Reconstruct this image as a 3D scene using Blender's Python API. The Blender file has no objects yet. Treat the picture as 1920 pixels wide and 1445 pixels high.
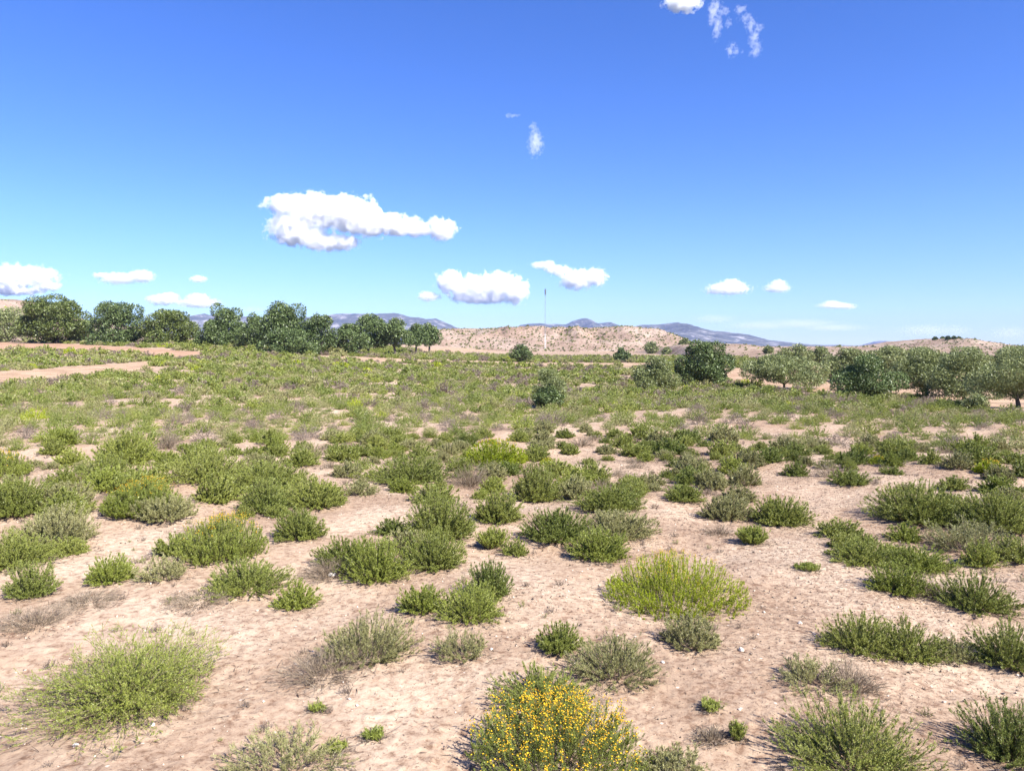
import bpy, bmesh, math, random
import numpy as np
from mathutils import Vector

# ------------------------------------------------------------------ camera, sky, sun, exposure
scene = bpy.context.scene
COL = scene.collection
PI = math.pi
R = math.radians
EYE = 1.7
FPX = 1423.0            # focal length in pixels of the 1920 px wide photograph
PITCH = math.atan(74.5 / FPX)

cam_d = bpy.data.cameras.new('camera')
cam = bpy.data.objects.new('camera', cam_d)
COL.objects.link(cam)
cam.location = (0, 0, EYE)
cam.rotation_euler = (PI / 2 - PITCH, 0, 0)
cam_d.sensor_fit = 'HORIZONTAL'
cam_d.sensor_width = 36
cam_d.lens = FPX / 1920 * 36
cam_d.clip_start = 0.05
cam_d.clip_end = 60000
scene.camera = cam

SUN_EL = R(43)
SHADOW_AZ = R(-47)      # direction the shadows run, measured from straight ahead
sun_dir = Vector((-math.sin(SHADOW_AZ) * math.cos(SUN_EL), -math.cos(SHADOW_AZ) * math.cos(SUN_EL), math.sin(SUN_EL)))
sun_d = bpy.data.lights.new('sun', 'SUN')
sun_d.energy = 5.0
sun_d.angle = R(0.53)
sun_d.color = (1.0, 0.955, 0.88)
sun = bpy.data.objects.new('sun', sun_d)
COL.objects.link(sun)
sun.location = (0, 0, 50)
sun.rotation_euler = sun_dir.to_track_quat('Z', 'Y').to_euler()

world = bpy.data.worlds.new('World')
scene.world = world
world.use_nodes = True
wn = world.node_tree
wn.nodes.clear()
w_out = wn.nodes.new('ShaderNodeOutputWorld')
w_bg = wn.nodes.new('ShaderNodeBackground')
w_sky = wn.nodes.new('ShaderNodeTexSky')
w_hs = wn.nodes.new('ShaderNodeHueSaturation')
w_sky.sky_type = 'NISHITA'
w_sky.sun_disc = False
w_sky.sun_elevation = SUN_EL
w_sky.sun_rotation = math.atan2(sun_dir.x, sun_dir.y)
w_sky.altitude = 600
w_sky.air_density = 1.0
w_sky.dust_density = 0.0
w_sky.ozone_density = 3.0
w_hs.inputs['Hue'].default_value = 0.512
w_hs.inputs['Saturation'].default_value = 1.22
w_hs.inputs['Value'].default_value = 1.0
w_bg.inputs['Strength'].default_value = 0.065
wn.links.new(w_sky.outputs[0], w_hs.inputs['Color'])
w_wb = wn.nodes.new('ShaderNodeMixRGB')          # the camera's white balance for the sky
w_wb.blend_type = 'MULTIPLY'; w_wb.inputs[0].default_value = 1; w_wb.inputs[2].default_value = (0.80, 0.98, 1.34, 1)
wn.links.new(w_hs.outputs[0], w_wb.inputs[1])
w_tc = wn.nodes.new('ShaderNodeTexCoord'); w_sx = wn.nodes.new('ShaderNodeSeparateXYZ')
w_mr = wn.nodes.new('ShaderNodeMapRange'); w_mr.interpolation_type = 'SMOOTHSTEP'      # a clear, less glaring horizon
w_mr.inputs['From Min'].default_value = -0.02; w_mr.inputs['From Max'].default_value = 0.17
w_mr.inputs['To Min'].default_value = 0.77; w_mr.inputs['To Max'].default_value = 1.0
w_mu = wn.nodes.new('ShaderNodeVectorMath'); w_mu.operation = 'SCALE'
wn.links.new(w_tc.outputs['Generated'], w_sx.inputs[0]); wn.links.new(w_sx.outputs[2], w_mr.inputs['Value'])
wn.links.new(w_wb.outputs[0], w_mu.inputs[0]); wn.links.new(w_mr.outputs[0], w_mu.inputs['Scale'])
wn.links.new(w_mu.outputs[0], w_bg.inputs['Color'])
wn.links.new(w_bg.outputs[0], w_out.inputs['Surface'])

scene.view_settings.view_transform = 'Standard'
scene.view_settings.look = 'None'
scene.view_settings.gamma = 1
scene.view_settings.exposure = 1.35
cy = scene.cycles
cy.max_bounces = 24
cy.diffuse_bounces = 3
cy.glossy_bounces = 2
cy.transmission_bounces = 3
cy.transparent_max_bounces = 8
cy.volume_bounces = 24

# ------------------------------------------------------------------ helpers
def smooth(a, b, x):
    t = np.clip((np.asarray(x, float) - a) / (b - a), 0, 1)
    return t * t * (3 - 2 * t)

def _hash(ix, iy, seed):
    n = (ix.astype(np.int64) * 374761393 + iy.astype(np.int64) * 668265263 + seed * 1442695041) & 0xffffffff
    n = ((n ^ (n >> 13)) * 1274126177) & 0xffffffff
    return ((n ^ (n >> 16)) & 0xffff) / 65535.0

def vnoise(x, y, seed=0):
    x = np.asarray(x, float); y = np.asarray(y, float)
    ix = np.floor(x); iy = np.floor(y)
    fx = x - ix; fy = y - iy
    fx = fx * fx * (3 - 2 * fx); fy = fy * fy * (3 - 2 * fy)
    a = _hash(ix, iy, seed); b = _hash(ix + 1, iy, seed); c = _hash(ix, iy + 1, seed); d = _hash(ix + 1, iy + 1, seed)
    return (a * (1 - fx) + b * fx) * (1 - fy) + (c * (1 - fx) + d * fx) * fy

def fbm(x, y, octaves=4, seed=0):
    s = 0; a = 0.5
    for i in range(octaves):
        s = s + a * vnoise(np.asarray(x) * 2 ** i, np.asarray(y) * 2 ** i, seed + i)
        a *= 0.5
    return s

def G(x, y):
    """height of the land (coarse form)"""
    x = np.asarray(x, float); y = np.asarray(y, float)
    d = np.hypot(x, y)
    z = -1.45 * smooth(9, 55, y) * smooth(-35, 12, x)
    z = z + 2.6 * smooth(70, 190, y) * smooth(-8, -60, x) * 1.0
    z = z + 0.10 * (np.sin(x * 0.55 + 1.1) * np.sin(y * 0.47 + 0.4)) * smooth(4, 12, d) * (1 - smooth(45, 90, d))
    z = z + 0.045 * (vnoise(x * 0.8, y * 0.8, 5) - 0.5) * 2 * (1 - smooth(30, 60, d))
    return z

def ray(px, py):
    a = (px - 960) / FPX; b = (722.5 - py) / FPX
    v = Vector((a, math.cos(PITCH) + b * math.sin(PITCH), -math.sin(PITCH) + b * math.cos(PITCH)))
    return v / v.y

def hit(px, py, far=400.0):
    """the point of the land seen at a pixel of the photograph"""
    v = ray(px, py)
    lo, t = 0.5, 0.5
    while t < far:
        if EYE + v.z * t < float(G(v.x * t, t)):
            break
        lo = t; t *= 1.02
    t = min(t, far)
    for _ in range(12):
        m = 0.5 * (lo + t)
        if EYE + v.z * m < float(G(v.x * m, m)): t = m
        else: lo = m
    return (v.x * t, t)

def to_px(x, y, z):
    dx, dy, dz = x, y, z - EYE
    f = dy * math.cos(PITCH) - dz * math.sin(PITCH)
    u = dy * math.sin(PITCH) + dz * math.cos(PITCH)
    return 960 + FPX * dx / f, 722.5 - FPX * u / f

def mesh_np(name, chunks, mats):
    """chunks: list of (verts Nx3, faces MxK, material index)"""
    vs, li, lt, mi = [], [], [], []
    off = 0
    for v, f, m in chunks:
        v = np.asarray(v, np.float32).reshape(-1, 3); f = np.asarray(f, np.int64)
        if len(f) == 0: continue
        vs.append(v); li.append((f + off).ravel()); lt.append(np.full(len(f), f.shape[1])); mi.append(np.full(len(f), m))
        off += len(v)
    V = np.concatenate(vs); L = np.concatenate(li).astype(np.int32); T = np.concatenate(lt).astype(np.int32); M = np.concatenate(mi).astype(np.int32)
    me = bpy.data.meshes.new(name)
    me.vertices.add(len(V)); me.vertices.foreach_set('co', V.ravel())
    me.loops.add(len(L)); me.loops.foreach_set('vertex_index', L)
    me.polygons.add(len(T))
    st = np.concatenate(([0], np.cumsum(T)[:-1])).astype(np.int32)
    me.polygons.foreach_set('loop_start', st)
    me.polygons.foreach_set('loop_total', T)
    me.polygons.foreach_set('material_index', M)
    for m in mats: me.materials.append(m)
    me.update(calc_edges=True)
    return me

def link(name, me, parent=None, loc=(0, 0, 0), rz=0.0, sc=(1, 1, 1)):
    o = bpy.data.objects.new(name, me)
    COL.objects.link(o)
    if parent is not None: o.parent = parent
    o.location = loc; o.rotation_euler = (0, 0, rz); o.scale = sc
    return o

def tag(o, label=None, cat=None, group=None, kind=None):
    if label: o['label'] = label
    if cat: o['category'] = cat
    if group: o['group'] = group
    if kind: o['kind'] = kind
    return o

def smooth_shade(me):
    me.polygons.foreach_set('use_smooth', np.ones(len(me.polygons), bool))

# ------------------------------------------------------------------ materials
def new_mat(name):
    m = bpy.data.materials.new(name)
    m.use_nodes = True
    m.node_tree.nodes.clear()
    return m, m.node_tree.nodes, m.node_tree.links

def ramp(ns, stops):
    r = ns.new('ShaderNodeValToRGB')
    cr = r.color_ramp
    while len(cr.elements) > 1: cr.elements.remove(cr.elements[-1])
    cr.elements[0].position = stops[0][0]; cr.elements[0].color = (*stops[0][1], 1)
    for p, c in stops[1:]:
        e = cr.elements.new(p); e.color = (*c, 1)
    return r

def leaf_mat(name, c_dark, c_mid, c_light, trans=0.16, obj_var=0.5):
    """leaf colour varies from leaf to leaf and from plant to plant"""
    m, ns, ln = new_mat(name)
    out = ns.new('ShaderNodeOutputMaterial')
    geo = ns.new('ShaderNodeNewGeometry'); oi = ns.new('ShaderNodeObjectInfo')
    mixv = ns.new('ShaderNodeMath'); mixv.operation = 'MULTIPLY'; mixv.inputs[1].default_value = 1 - obj_var
    add = ns.new('ShaderNodeMath'); add.operation = 'MULTIPLY_ADD'; add.inputs[1].default_value = obj_var
    ln.new(geo.outputs['Random Per Island'], mixv.inputs[0])
    pn = ns.new('ShaderNodeTexNoise'); pn.inputs['Scale'].default_value = 0.8; pn.inputs['Detail'].default_value = 2
    ln.new(geo.outputs['Position'], pn.inputs['Vector'])
    pm = ns.new('ShaderNodeMapRange'); pm.inputs['From Min'].default_value = 0.32; pm.inputs['From Max'].default_value = 0.68
    ln.new(pn.outputs[0], pm.inputs['Value'])
    av = ns.new('ShaderNodeMath'); av.operation = 'MULTIPLY_ADD'; av.inputs[1].default_value = 0.45
    hf = ns.new('ShaderNodeMath'); hf.operation = 'MULTIPLY'; hf.inputs[1].default_value = 0.55
    ln.new(oi.outputs['Random'], av.inputs[0]); ln.new(pm.outputs[0], hf.inputs[0]); ln.new(hf.outputs[0], av.inputs[2])
    ln.new(av.outputs[0], add.inputs[0]); ln.new(mixv.outputs[0], add.inputs[2])
    r = ramp(ns, [(0.12, c_dark), (0.5, c_mid), (0.9, c_light)])
    ln.new(add.outputs[0], r.inputs[0])
    d = ns.new('ShaderNodeBsdfDiffuse'); t = ns.new('ShaderNodeBsdfTranslucent'); mx = ns.new('ShaderNodeMixShader')
    mx.inputs[0].default_value = trans
    ln.new(r.outputs[0], d.inputs[0]); ln.new(r.outputs[0], t.inputs[0])
    ln.new(d.outputs[0], mx.inputs[1]); ln.new(t.outputs[0], mx.inputs[2])
    gl = ns.new('ShaderNodeBsdfGlossy'); gl.inputs['Roughness'].default_value = 0.45; gl.inputs['Color'].default_value = (0.9, 0.9, 0.9, 1)
    m2 = ns.new('ShaderNodeMixShader'); m2.inputs[0].default_value = 0.035
    ln.new(mx.outputs[0], m2.inputs[1]); ln.new(gl.outputs[0], m2.inputs[2])
    ln.new(m2.outputs[0], out.inputs[0])
    return m

def rough_mat(name, stops, scale=6.0, rough=0.9):
    m, ns, ln = new_mat(name)
    out = ns.new('ShaderNodeOutputMaterial'); b = ns.new('ShaderNodeBsdfPrincipled')
    b.inputs['Roughness'].default_value = rough
    tc = ns.new('ShaderNodeTexCoord'); n = ns.new('ShaderNodeTexNoise')
    n.inputs['Scale'].default_value = scale; n.inputs['Detail'].default_value = 5
    ln.new(tc.outputs['Object'], n.inputs['Vector'])
    r = ramp(ns, stops); ln.new(n.outputs[0], r.inputs[0]); ln.new(r.outputs[0], b.inputs['Base Color'])
    ln.new(b.outputs[0], out.inputs[0])
    return m

M = {}
M['green'] = leaf_mat('shrub_leaf_green', (0.128, 0.157, 0.029), (0.234, 0.267, 0.055), (0.363, 0.372, 0.092))
M['bright'] = leaf_mat('shrub_leaf_bright', (0.138, 0.173, 0.024), (0.246, 0.288, 0.049), (0.384, 0.396, 0.091))
M['yellowish'] = leaf_mat('shrub_leaf_yellowish', (0.179, 0.227, 0.01), (0.321, 0.385, 0.016), (0.492, 0.521, 0.027))
M['grey'] = leaf_mat('shrub_leaf_grey', (0.17, 0.175, 0.063), (0.281, 0.274, 0.109), (0.399, 0.378, 0.167))
M['dark'] = leaf_mat('shrub_leaf_dark', (0.091, 0.124, 0.022), (0.178, 0.217, 0.045), (0.299, 0.32, 0.076))
M['dry'] = leaf_mat('dry_twig_leaf', (0.126, 0.092, 0.064), (0.215, 0.166, 0.127), (0.326, 0.265, 0.209), trans=0.15)
M['stem'] = leaf_mat('shrub_stem', (0.074, 0.067, 0.035), (0.126, 0.111, 0.056), (0.185, 0.163, 0.091), trans=0.0)
M['greystem'] = leaf_mat('dead_stem', (0.126, 0.094, 0.062), (0.207, 0.16, 0.11), (0.311, 0.247, 0.172), trans=0.0)
M['flower'] = leaf_mat('yellow_flower_head', (0.50, 0.25, 0.005), (0.66, 0.40, 0.008), (0.74, 0.53, 0.02), trans=0.2, obj_var=0.1)
M['oak'] = leaf_mat('oak_leaf', (0.041, 0.063, 0.02), (0.091, 0.132, 0.042), (0.182, 0.237, 0.084), trans=0.12, obj_var=0.25)
M['oakyellow'] = leaf_mat('oak_leaf_yellowish', (0.048, 0.068, 0.017), (0.109, 0.144, 0.035), (0.216, 0.255, 0.073), trans=0.2, obj_var=0.2)
M['olive'] = leaf_mat('olive_leaf', (0.093, 0.115, 0.041), (0.2, 0.23, 0.084), (0.335, 0.371, 0.156), trans=0.25, obj_var=0.25)
M['bark'] = rough_mat('tree_bark', [(0.3, (0.05, 0.04, 0.03)), (0.7, (0.14, 0.115, 0.09))], 4)

def soil_mat(name, tint=(1, 1, 1), far=False, litter=1.0, orange=0.0):
    """sandy crust: cream and pinkish patches, fine grain, dark plant litter specks"""
    m, ns, ln = new_mat(name)
    out = ns.new('ShaderNodeOutputMaterial'); b = ns.new('ShaderNodeBsdfPrincipled')
    b.inputs['Roughness'].default_value = 0.95
    b.inputs['Specular IOR Level'].default_value = 0.15
    tc = ns.new('ShaderNodeTexCoord')
    def noise(scale, detail=4, rough=0.6, dist=0.0):
        n = ns.new('ShaderNodeTexNoise'); n.inputs['Scale'].default_value = scale; n.inputs['Detail'].default_value = detail
        n.inputs['Roughness'].default_value = rough; n.inputs['Distortion'].default_value = dist
        ln.new(tc.outputs['Object'], n.inputs['Vector']); return n
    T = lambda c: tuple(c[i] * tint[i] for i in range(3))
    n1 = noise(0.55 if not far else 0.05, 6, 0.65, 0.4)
    r1 = ramp(ns, [(0.30, T((0.268, 0.184, 0.124))), (0.47, T((0.365, 0.262, 0.180))), (0.62, T((0.465, 0.358, 0.258)))])
    ln.new(n1.outputs[0], r1.inputs[0])
    n2 = noise(17 if not far else 0.8, 7, 0.72, 0.3)
    r2 = ramp(ns, [(0.36, (0.50, 0.42, 0.39)), (0.45, (0.84, 0.80, 0.78)), (0.53, (1.0, 1.0, 1.0)), (0.66, (1.20, 1.20, 1.18))])
    ln.new(n2.outputs[0], r2.inputs[0])
    mul = ns.new('ShaderNodeMixRGB'); mul.blend_type = 'MULTIPLY'; mul.inputs[0].default_value = 1
    ln.new(r1.outputs[0], mul.inputs[1]); ln.new(r2.outputs[0], mul.inputs[2])
    n3 = noise(48 if not far else 3.0, 5, 0.75, 0.6)
    n4 = noise(0.9 if not far else 0.1, 3, 0.5)
    thr = ns.new('ShaderNodeMath'); thr.operation = 'MULTIPLY_ADD'; thr.inputs[1].default_value = 0.22; thr.inputs[2].default_value = -0.11
    ln.new(n4.outputs[0], thr.inputs[0])
    sx = ns.new('ShaderNodeSeparateXYZ'); ln.new(tc.outputs['Object'], sx.inputs[0])
    gx = ns.new('ShaderNodeMapRange'); gx.inputs['From Min'].default_value = -2.0; gx.inputs['From Max'].default_value = 2.5
    gx.inputs['To Min'].default_value = -0.02; gx.inputs['To Max'].default_value = 0.045 if not far else -0.02
    ln.new(sx.outputs[0], gx.inputs['Value'])
    t2 = ns.new('ShaderNodeMath'); t2.operation = 'ADD'; ln.new(thr.outputs[0], t2.inputs[0]); ln.new(gx.outputs[0], t2.inputs[1]); thr = t2
    sm = ns.new('ShaderNodeMath'); sm.operation = 'ADD'; ln.new(n3.outputs[0], sm.inputs[0]); ln.new(thr.outputs[0], sm.inputs[1])
    mr = ns.new('ShaderNodeMapRange'); mr.inputs['From Min'].default_value = 0.57; mr.inputs['From Max'].default_value = 0.63
    mr.inputs['To Max'].default_value = 0.75 * litter
    ln.new(sm.outputs[0], mr.inputs['Value'])
    mx = ns.new('ShaderNodeMixRGB'); ln.new(mr.outputs[0], mx.inputs[0]); ln.new(mul.outputs[0], mx.inputs[1])
    mx.inputs[2].default_value = (0.13, 0.082, 0.055, 1)
    # small white chips of stone
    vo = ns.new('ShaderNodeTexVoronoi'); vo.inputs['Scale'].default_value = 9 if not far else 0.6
    ln.new(tc.outputs['Object'], vo.inputs['Vector'])
    m5 = ns.new('ShaderNodeMapRange'); m5.inputs['From Min'].default_value = 0.085; m5.inputs['From Max'].default_value = 0.06
    m5.inputs['To Min'].default_value = 0; m5.inputs['To Max'].default_value = 0.7
    ln.new(vo.outputs['Distance'], m5.inputs['Value'])
    mx2 = ns.new('ShaderNodeMixRGB'); ln.new(m5.outputs[0], mx2.inputs[0]); ln.new(mx.outputs[0], mx2.inputs[1])
    mx2.inputs[2].default_value = (0.62, 0.54, 0.45, 1)
    ln.new(mx2.outputs[0], b.inputs['Base Color'])
    bp = ns.new('ShaderNodeBump'); bp.inputs['Strength'].default_value = 0.55; bp.inputs['Distance'].default_value = 0.009 if not far else 0.3
    ad = ns.new('ShaderNodeMath'); ad.operation = 'ADD'; ln.new(n2.outputs[0], ad.inputs[0]); ln.new(n3.outputs[0], ad.inputs[1])
    ln.new(ad.outputs[0], bp.inputs['Height']); ln.new(bp.outputs[0], b.inputs['Normal'])
    ln.new(b.outputs[0], out.inputs[0])
    return m

M['soil'] = soil_mat('sandy_soil')
M['track'] = soil_mat('track_sand', (1.05, 1.0, 0.92), far=False, litter=0.3)
M['red_track'] = soil_mat('red_earth', (1.0, 0.87, 0.80), litter=0.4)
M['grove'] = soil_mat('orange_grove_soil', (1.05, 0.98, 0.90), litter=0.4)
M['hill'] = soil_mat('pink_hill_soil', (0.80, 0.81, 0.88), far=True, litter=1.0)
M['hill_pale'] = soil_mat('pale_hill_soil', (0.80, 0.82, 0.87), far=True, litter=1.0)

def mountain_mat(name):
    m, ns, ln = new_mat(name)
    out = ns.new('ShaderNodeOutputMaterial'); b = ns.new('ShaderNodeBsdfPrincipled'); b.inputs['Roughness'].default_value = 0.95
    tc = ns.new('ShaderNodeTexCoord'); geo = ns.new('ShaderNodeNewGeometry')
    mp = ns.new('ShaderNodeMapping'); mp.inputs['Scale'].default_value = (1, 1, 3.2)
    ln.new(tc.outputs['Object'], mp.inputs['Vector'])
    n = ns.new('ShaderNodeTexNoise'); n.inputs['Scale'].default_value = 0.006; n.inputs['Detail'].default_value = 9; n.inputs['Roughness'].default_value = 0.68
    n.inputs['Distortion'].default_value = 0.8
    ln.new(mp.outputs[0], n.inputs['Vector'])
    sep = ns.new('ShaderNodeSeparateXYZ'); ln.new(geo.outputs['Normal'], sep.inputs[0])
    ma = ns.new('ShaderNodeMath'); ma.operation = 'MULTIPLY_ADD'; ma.inputs[1].default_value = -0.22; ln.new(sep.outputs[2], ma.inputs[0]); ln.new(n.outputs[0], ma.inputs[2])
    r = ramp(ns, [(0.22, (0.03, 0.036, 0.025)), (0.325, (0.065, 0.068, 0.05)), (0.37, (0.17, 0.16, 0.15)), (0.44, (0.30, 0.285, 0.27))])
    ln.new(ma.outputs[0], r.inputs[0]); ln.new(r.outputs[0], b.inputs['Base Color']); ln.new(b.outputs[0], out.inputs[0])
    return m
M['mountain'] = mountain_mat('mountain_rock_and_scrub')

# ------------------------------------------------------------------ the land
def ground_sheet():
    rr = np.concatenate((np.geomspace(0.4, 1.8, 16)[:-1], np.geomspace(1.8, 26, 640)[:-1], np.geomspace(26, 8000, 170)))
    front = np.radians(np.linspace(-52, 52, 560))
    back = np.radians(np.linspace(52, 308, 70))
    ang = np.concatenate((front, back[1:-1]))
    A, D = np.meshgrid(ang, rr)
    X = D * np.sin(A); Y = D * np.cos(A)
    Z = G(X, Y)
    fade = 1 - smooth(14, 30, D)
    Z = near_z(X, Y) + (fbm(X * 34, Y * 34, 2, 91) - .4) * 0.008 * fade
    nr, na = X.shape
    V = np.stack((X, Y, Z), -1).reshape(-1, 3)
    i = np.arange(nr - 1)[:, None] * na; j = np.arange(na)[None, :]; j2 = (j + 1) % na
    F = np.stack((i + j, i + j2, i + na + j2, i + na + j), -1).reshape(-1, 4)[:, ::-1]
    c = len(V)
    V = np.vstack((V, [[0, 0, float(G(0, 0))]]))
    jj = np.arange(na)
    T = np.stack((np.full(na, c), (jj + 1) % na, jj), -1)
    me = mesh_np('ground', [(V, F, 0), (np.zeros((0, 3)), np.zeros((0, 3), int), 0)], [M['soil']])
    smooth_shade(me)
    # close the small hole under the camera with its own fan of the same vertices
    bm = bmesh.new(); bm.from_mesh(me); bm.verts.ensure_lookup_table()
    for a, b2, d in T.tolist():
        try: bm.faces.new((bm.verts[a], bm.verts[d], bm.verts[b2]))
        except ValueError: pass
    bm.to_mesh(me); bm.free()
    return tag(link('ground', me), kind='structure')

def near_z(x, y):
    D = np.hypot(x, y)
    fade = 1 - smooth(14, 30, D)
    return G(x, y) + fade * ((fbm(np.asarray(x) * 9, np.asarray(y) * 9, 4, 11) - 0.47) * 0.007 + (fbm(np.asarray(x) * 1.3, np.asarray(y) * 1.3, 3, 31) - 0.43) * 0.07
        + np.clip(fbm(np.asarray(x) * 18 + 3, np.asarray(y) * 18, 3, 51) - 0.52, 0, 1) * 0.035)

ground_sheet()

PATCHES = []
def sheet(name, up, low, mat, lift=0.03, n=60, far=400, ragged=1.0):
    """a strip of bare ground between two edges"""
    xs = np.linspace(up[0][0], up[-1][0], n)
    yu = np.interp(xs, [p[0] for p in up], [p[1] for p in up]); yl = np.interp(xs, [p[0] for p in low], [p[1] for p in low])
    yu = yu + (fbm(xs * 0.05, xs * 0, 3, 7) - 0.45) * 3 * ragged; yl = yl + (fbm(xs * 0.06, xs * 0 + 5, 3, 9) - 0.45) * 4 * ragged
    PATCHES.append((xs, yu, yl))
    V = []
    for x, a, b in zip(xs, yu, yl):
        p0 = hit(x, b, far); p1 = hit(x, a, far)
        for k in range(7):
            t = k / 6
            X = p0[0] * (1 - t) + p1[0] * t; Y = p0[1] * (1 - t) + p1[1] * t
            V.append((X, Y, float(G(X, Y)) + lift))
    F = [(i * 7 + k, (i + 1) * 7 + k, (i + 1) * 7 + k + 1, i * 7 + k + 1) for i in range(n - 1) for k in range(6)]
    me = mesh_np(name, [(V, F, 0)], [mat])
    return tag(link(name, me), kind='structure')

sheet('dirt_track', [(-160, 706), (0, 698), (60, 694), (150, 687), (200, 684), (290, 676)], [(-160, 738), (0, 724), (60, 717), (120, 712), (180, 703), (300, 691)], M['track'])
sheet('red_earth_path', [(-160, 642), (100, 643), (160, 647), (250, 651), (300, 655), (380, 661)], [(-160, 657), (100, 657), (160, 659), (250, 662), (310, 672), (380, 670)], M['red_track'], far=210)
sheet('dirt_road', [(640, 669), (720, 672), (800, 675), (900, 678.5), (1000, 680.5), (1200, 681), (1290, 680)], [(640, 674), (720, 678), (800, 679), (900, 683), (1000, 687), (1200, 687), (1290, 684)], M['track'], ragged=0.5)
sheet('far_dirt_road', [(790, 653), (950, 652), (1100, 652.5), (1290, 655)], [(790, 660), (950, 658.5), (1100, 660), (1290, 663)], M['track'], ragged=0.3, far=600)
sheet('olive_grove_soil', [(1340, 692), (1420, 690), (1500, 688), (1600, 690), (1750, 694), (2100, 700)], [(1340, 708), (1380, 716), (1480, 731), (1600, 744), (1720, 747), (1840, 768), (2100, 790)], M['grove'], far=200)

def in_patch(px, py, pad=2):
    for xs, yu, yl in PATCHES:
        if xs[0] <= px <= xs[-1]:
            a = np.interp(px, xs, yu); b = np.interp(px, xs, yl)
            if a - pad <= py <= b + pad: return True
    return False

def hill(name, prof, D, mat, front, back, base_z, rough=0.0, plateau=0.25, n=240, m=60, seed=1, spur=0.0, fs=0.02):
    """a hill whose crest follows a skyline at distance D; front/back = run of its slopes in metres"""
    xs = np.linspace(prof[0][0], prof[-1][0], n)
    ys = np.interp(xs, [p[0] for p in prof], [p[1] for p in prof])
    crestX = (xs - 960) / FPX * D
    crestZ = EYE + (648 - ys) / FPX * D
    v = np.concatenate((np.linspace(-1, 0, m), np.linspace(0, 1, m // 2)[1:]))
    V, U = np.meshgrid(v, crestX, indexing='ij')
    CZ = np.broadcast_to(crestZ, V.shape)
    Yd = D + np.where(V < 0, V * front, V * back)
    t = 1 - np.abs(V)
    t = np.clip((t) / (1 - plateau), 0, 1)
    shape = t * t * (3 - 2 * t) * 0.45 + t * 0.55
    nz = fbm(U * fs, Yd * fs, 5, seed)
    ridg = 1 - np.abs(2 * fbm(U * fs * 0.7 + 9, Yd * fs * 0.35, 4, seed + 20) * 1.07 - 1)
    lowf = (1 - np.abs(V)) * np.abs(V) * 4
    ends = smooth(0, 0.07, np.linspace(0, 1, n)) * smooth(0, 0.07, np.linspace(1, 0, n))
    CZ = base_z - 2.5 + (CZ - base_z + 2.5) * ends[None, :]
    Z = base_z + (CZ - base_z) * shape * (1 + spur * lowf * (ridg - 0.75))
    Z = Z + rough * (nz - 0.47) * t
    # edges sink into the ground
    Z = np.where(np.abs(V) > 0.995, base_z - 2 - 0.02 * (CZ - base_z), Z)
    Xw = U * (Yd / D) if False else U
    P = np.stack((Xw, Yd, Z), -1).reshape(-1, 3)
    mm, nn = V.shape
    i = np.arange(mm - 1)[:, None] * nn; j = np.arange(nn - 1)[None, :]
    F = np.stack((i + j, i + j + 1, i + nn + j + 1, i + nn + j), -1).reshape(-1, 4)
    me = mesh_np(name, [(P, F, 0)], [mat])
    smooth_shade(me)
    o = tag(link(name, me), kind='structure')
    return o, P.reshape(mm, nn, 3)

hill('mountain', [(200, 640), (300, 606), (370, 596), (395, 590), (430, 592), (520, 598), (610, 594), (640, 589), (665, 588), (690, 589), (715, 588), (740, 588), (770, 593), (800, 598), (817, 597), (835, 605), (855, 614), (900, 632), (930, 645)],
     6000, M['mountain'], 1500, 900, -5, rough=22, plateau=0.02, n=600, m=110, seed=3, spur=0.5, fs=0.008)
hill('mountain', [(930, 640), (960, 622), (975, 611), (990, 608), (1010, 607), (1060, 609), (1075, 602), (1090, 598), (1097, 597), (1105, 600), (1120, 606), (1140, 604), (1160, 611), (1200, 614), (1260, 625), (1300, 645)],
     6300, M['mountain'], 1500, 900, -5, rough=16, plateau=0.02, n=500, m=110, seed=8, spur=0.5, fs=0.008)
hill('mountain', [(1110, 640), (1150, 622), (1200, 611), (1240, 608), (1268, 605), (1283, 609), (1290, 612), (1310, 618), (1345, 622), (1380, 628), (1400, 634), (1430, 641), (1480, 647), (1560, 650)],
     5200, M['mountain'], 1300, 800, -5, rough=18, plateau=0.02, n=500, m=110, seed=14, spur=0.55, fs=0.009)
hill('mountain', [(1440, 652), (1490, 650), (1510, 648), (1560, 646.5), (1600, 649), (1632, 645.5), (1641, 640), (1650, 639), (1680, 641), (1705, 646), (1760, 648), (1850, 646), (1980, 648), (2100, 651)],
     7400, M['mountain'], 800, 400, -5, rough=8, plateau=0.02, n=400, m=60, seed=22, spur=0.35, fs=0.008)

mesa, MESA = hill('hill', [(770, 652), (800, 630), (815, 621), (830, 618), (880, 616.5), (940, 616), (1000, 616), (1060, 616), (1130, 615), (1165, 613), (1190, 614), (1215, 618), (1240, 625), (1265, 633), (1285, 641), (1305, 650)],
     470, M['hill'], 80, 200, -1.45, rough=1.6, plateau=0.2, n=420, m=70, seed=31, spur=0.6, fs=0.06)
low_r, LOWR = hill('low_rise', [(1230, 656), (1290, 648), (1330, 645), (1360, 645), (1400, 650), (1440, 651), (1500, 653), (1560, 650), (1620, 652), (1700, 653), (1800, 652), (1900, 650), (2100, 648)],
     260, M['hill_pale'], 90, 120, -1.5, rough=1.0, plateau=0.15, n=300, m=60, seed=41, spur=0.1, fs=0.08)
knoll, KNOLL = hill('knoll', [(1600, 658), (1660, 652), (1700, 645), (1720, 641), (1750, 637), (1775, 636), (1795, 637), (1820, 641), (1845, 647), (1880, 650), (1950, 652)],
     380, M['hill_pale'], 70, 120, -1.45, rough=1.4, plateau=0.15, n=260, m=60, seed=51, spur=0.45, fs=0.06)
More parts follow.
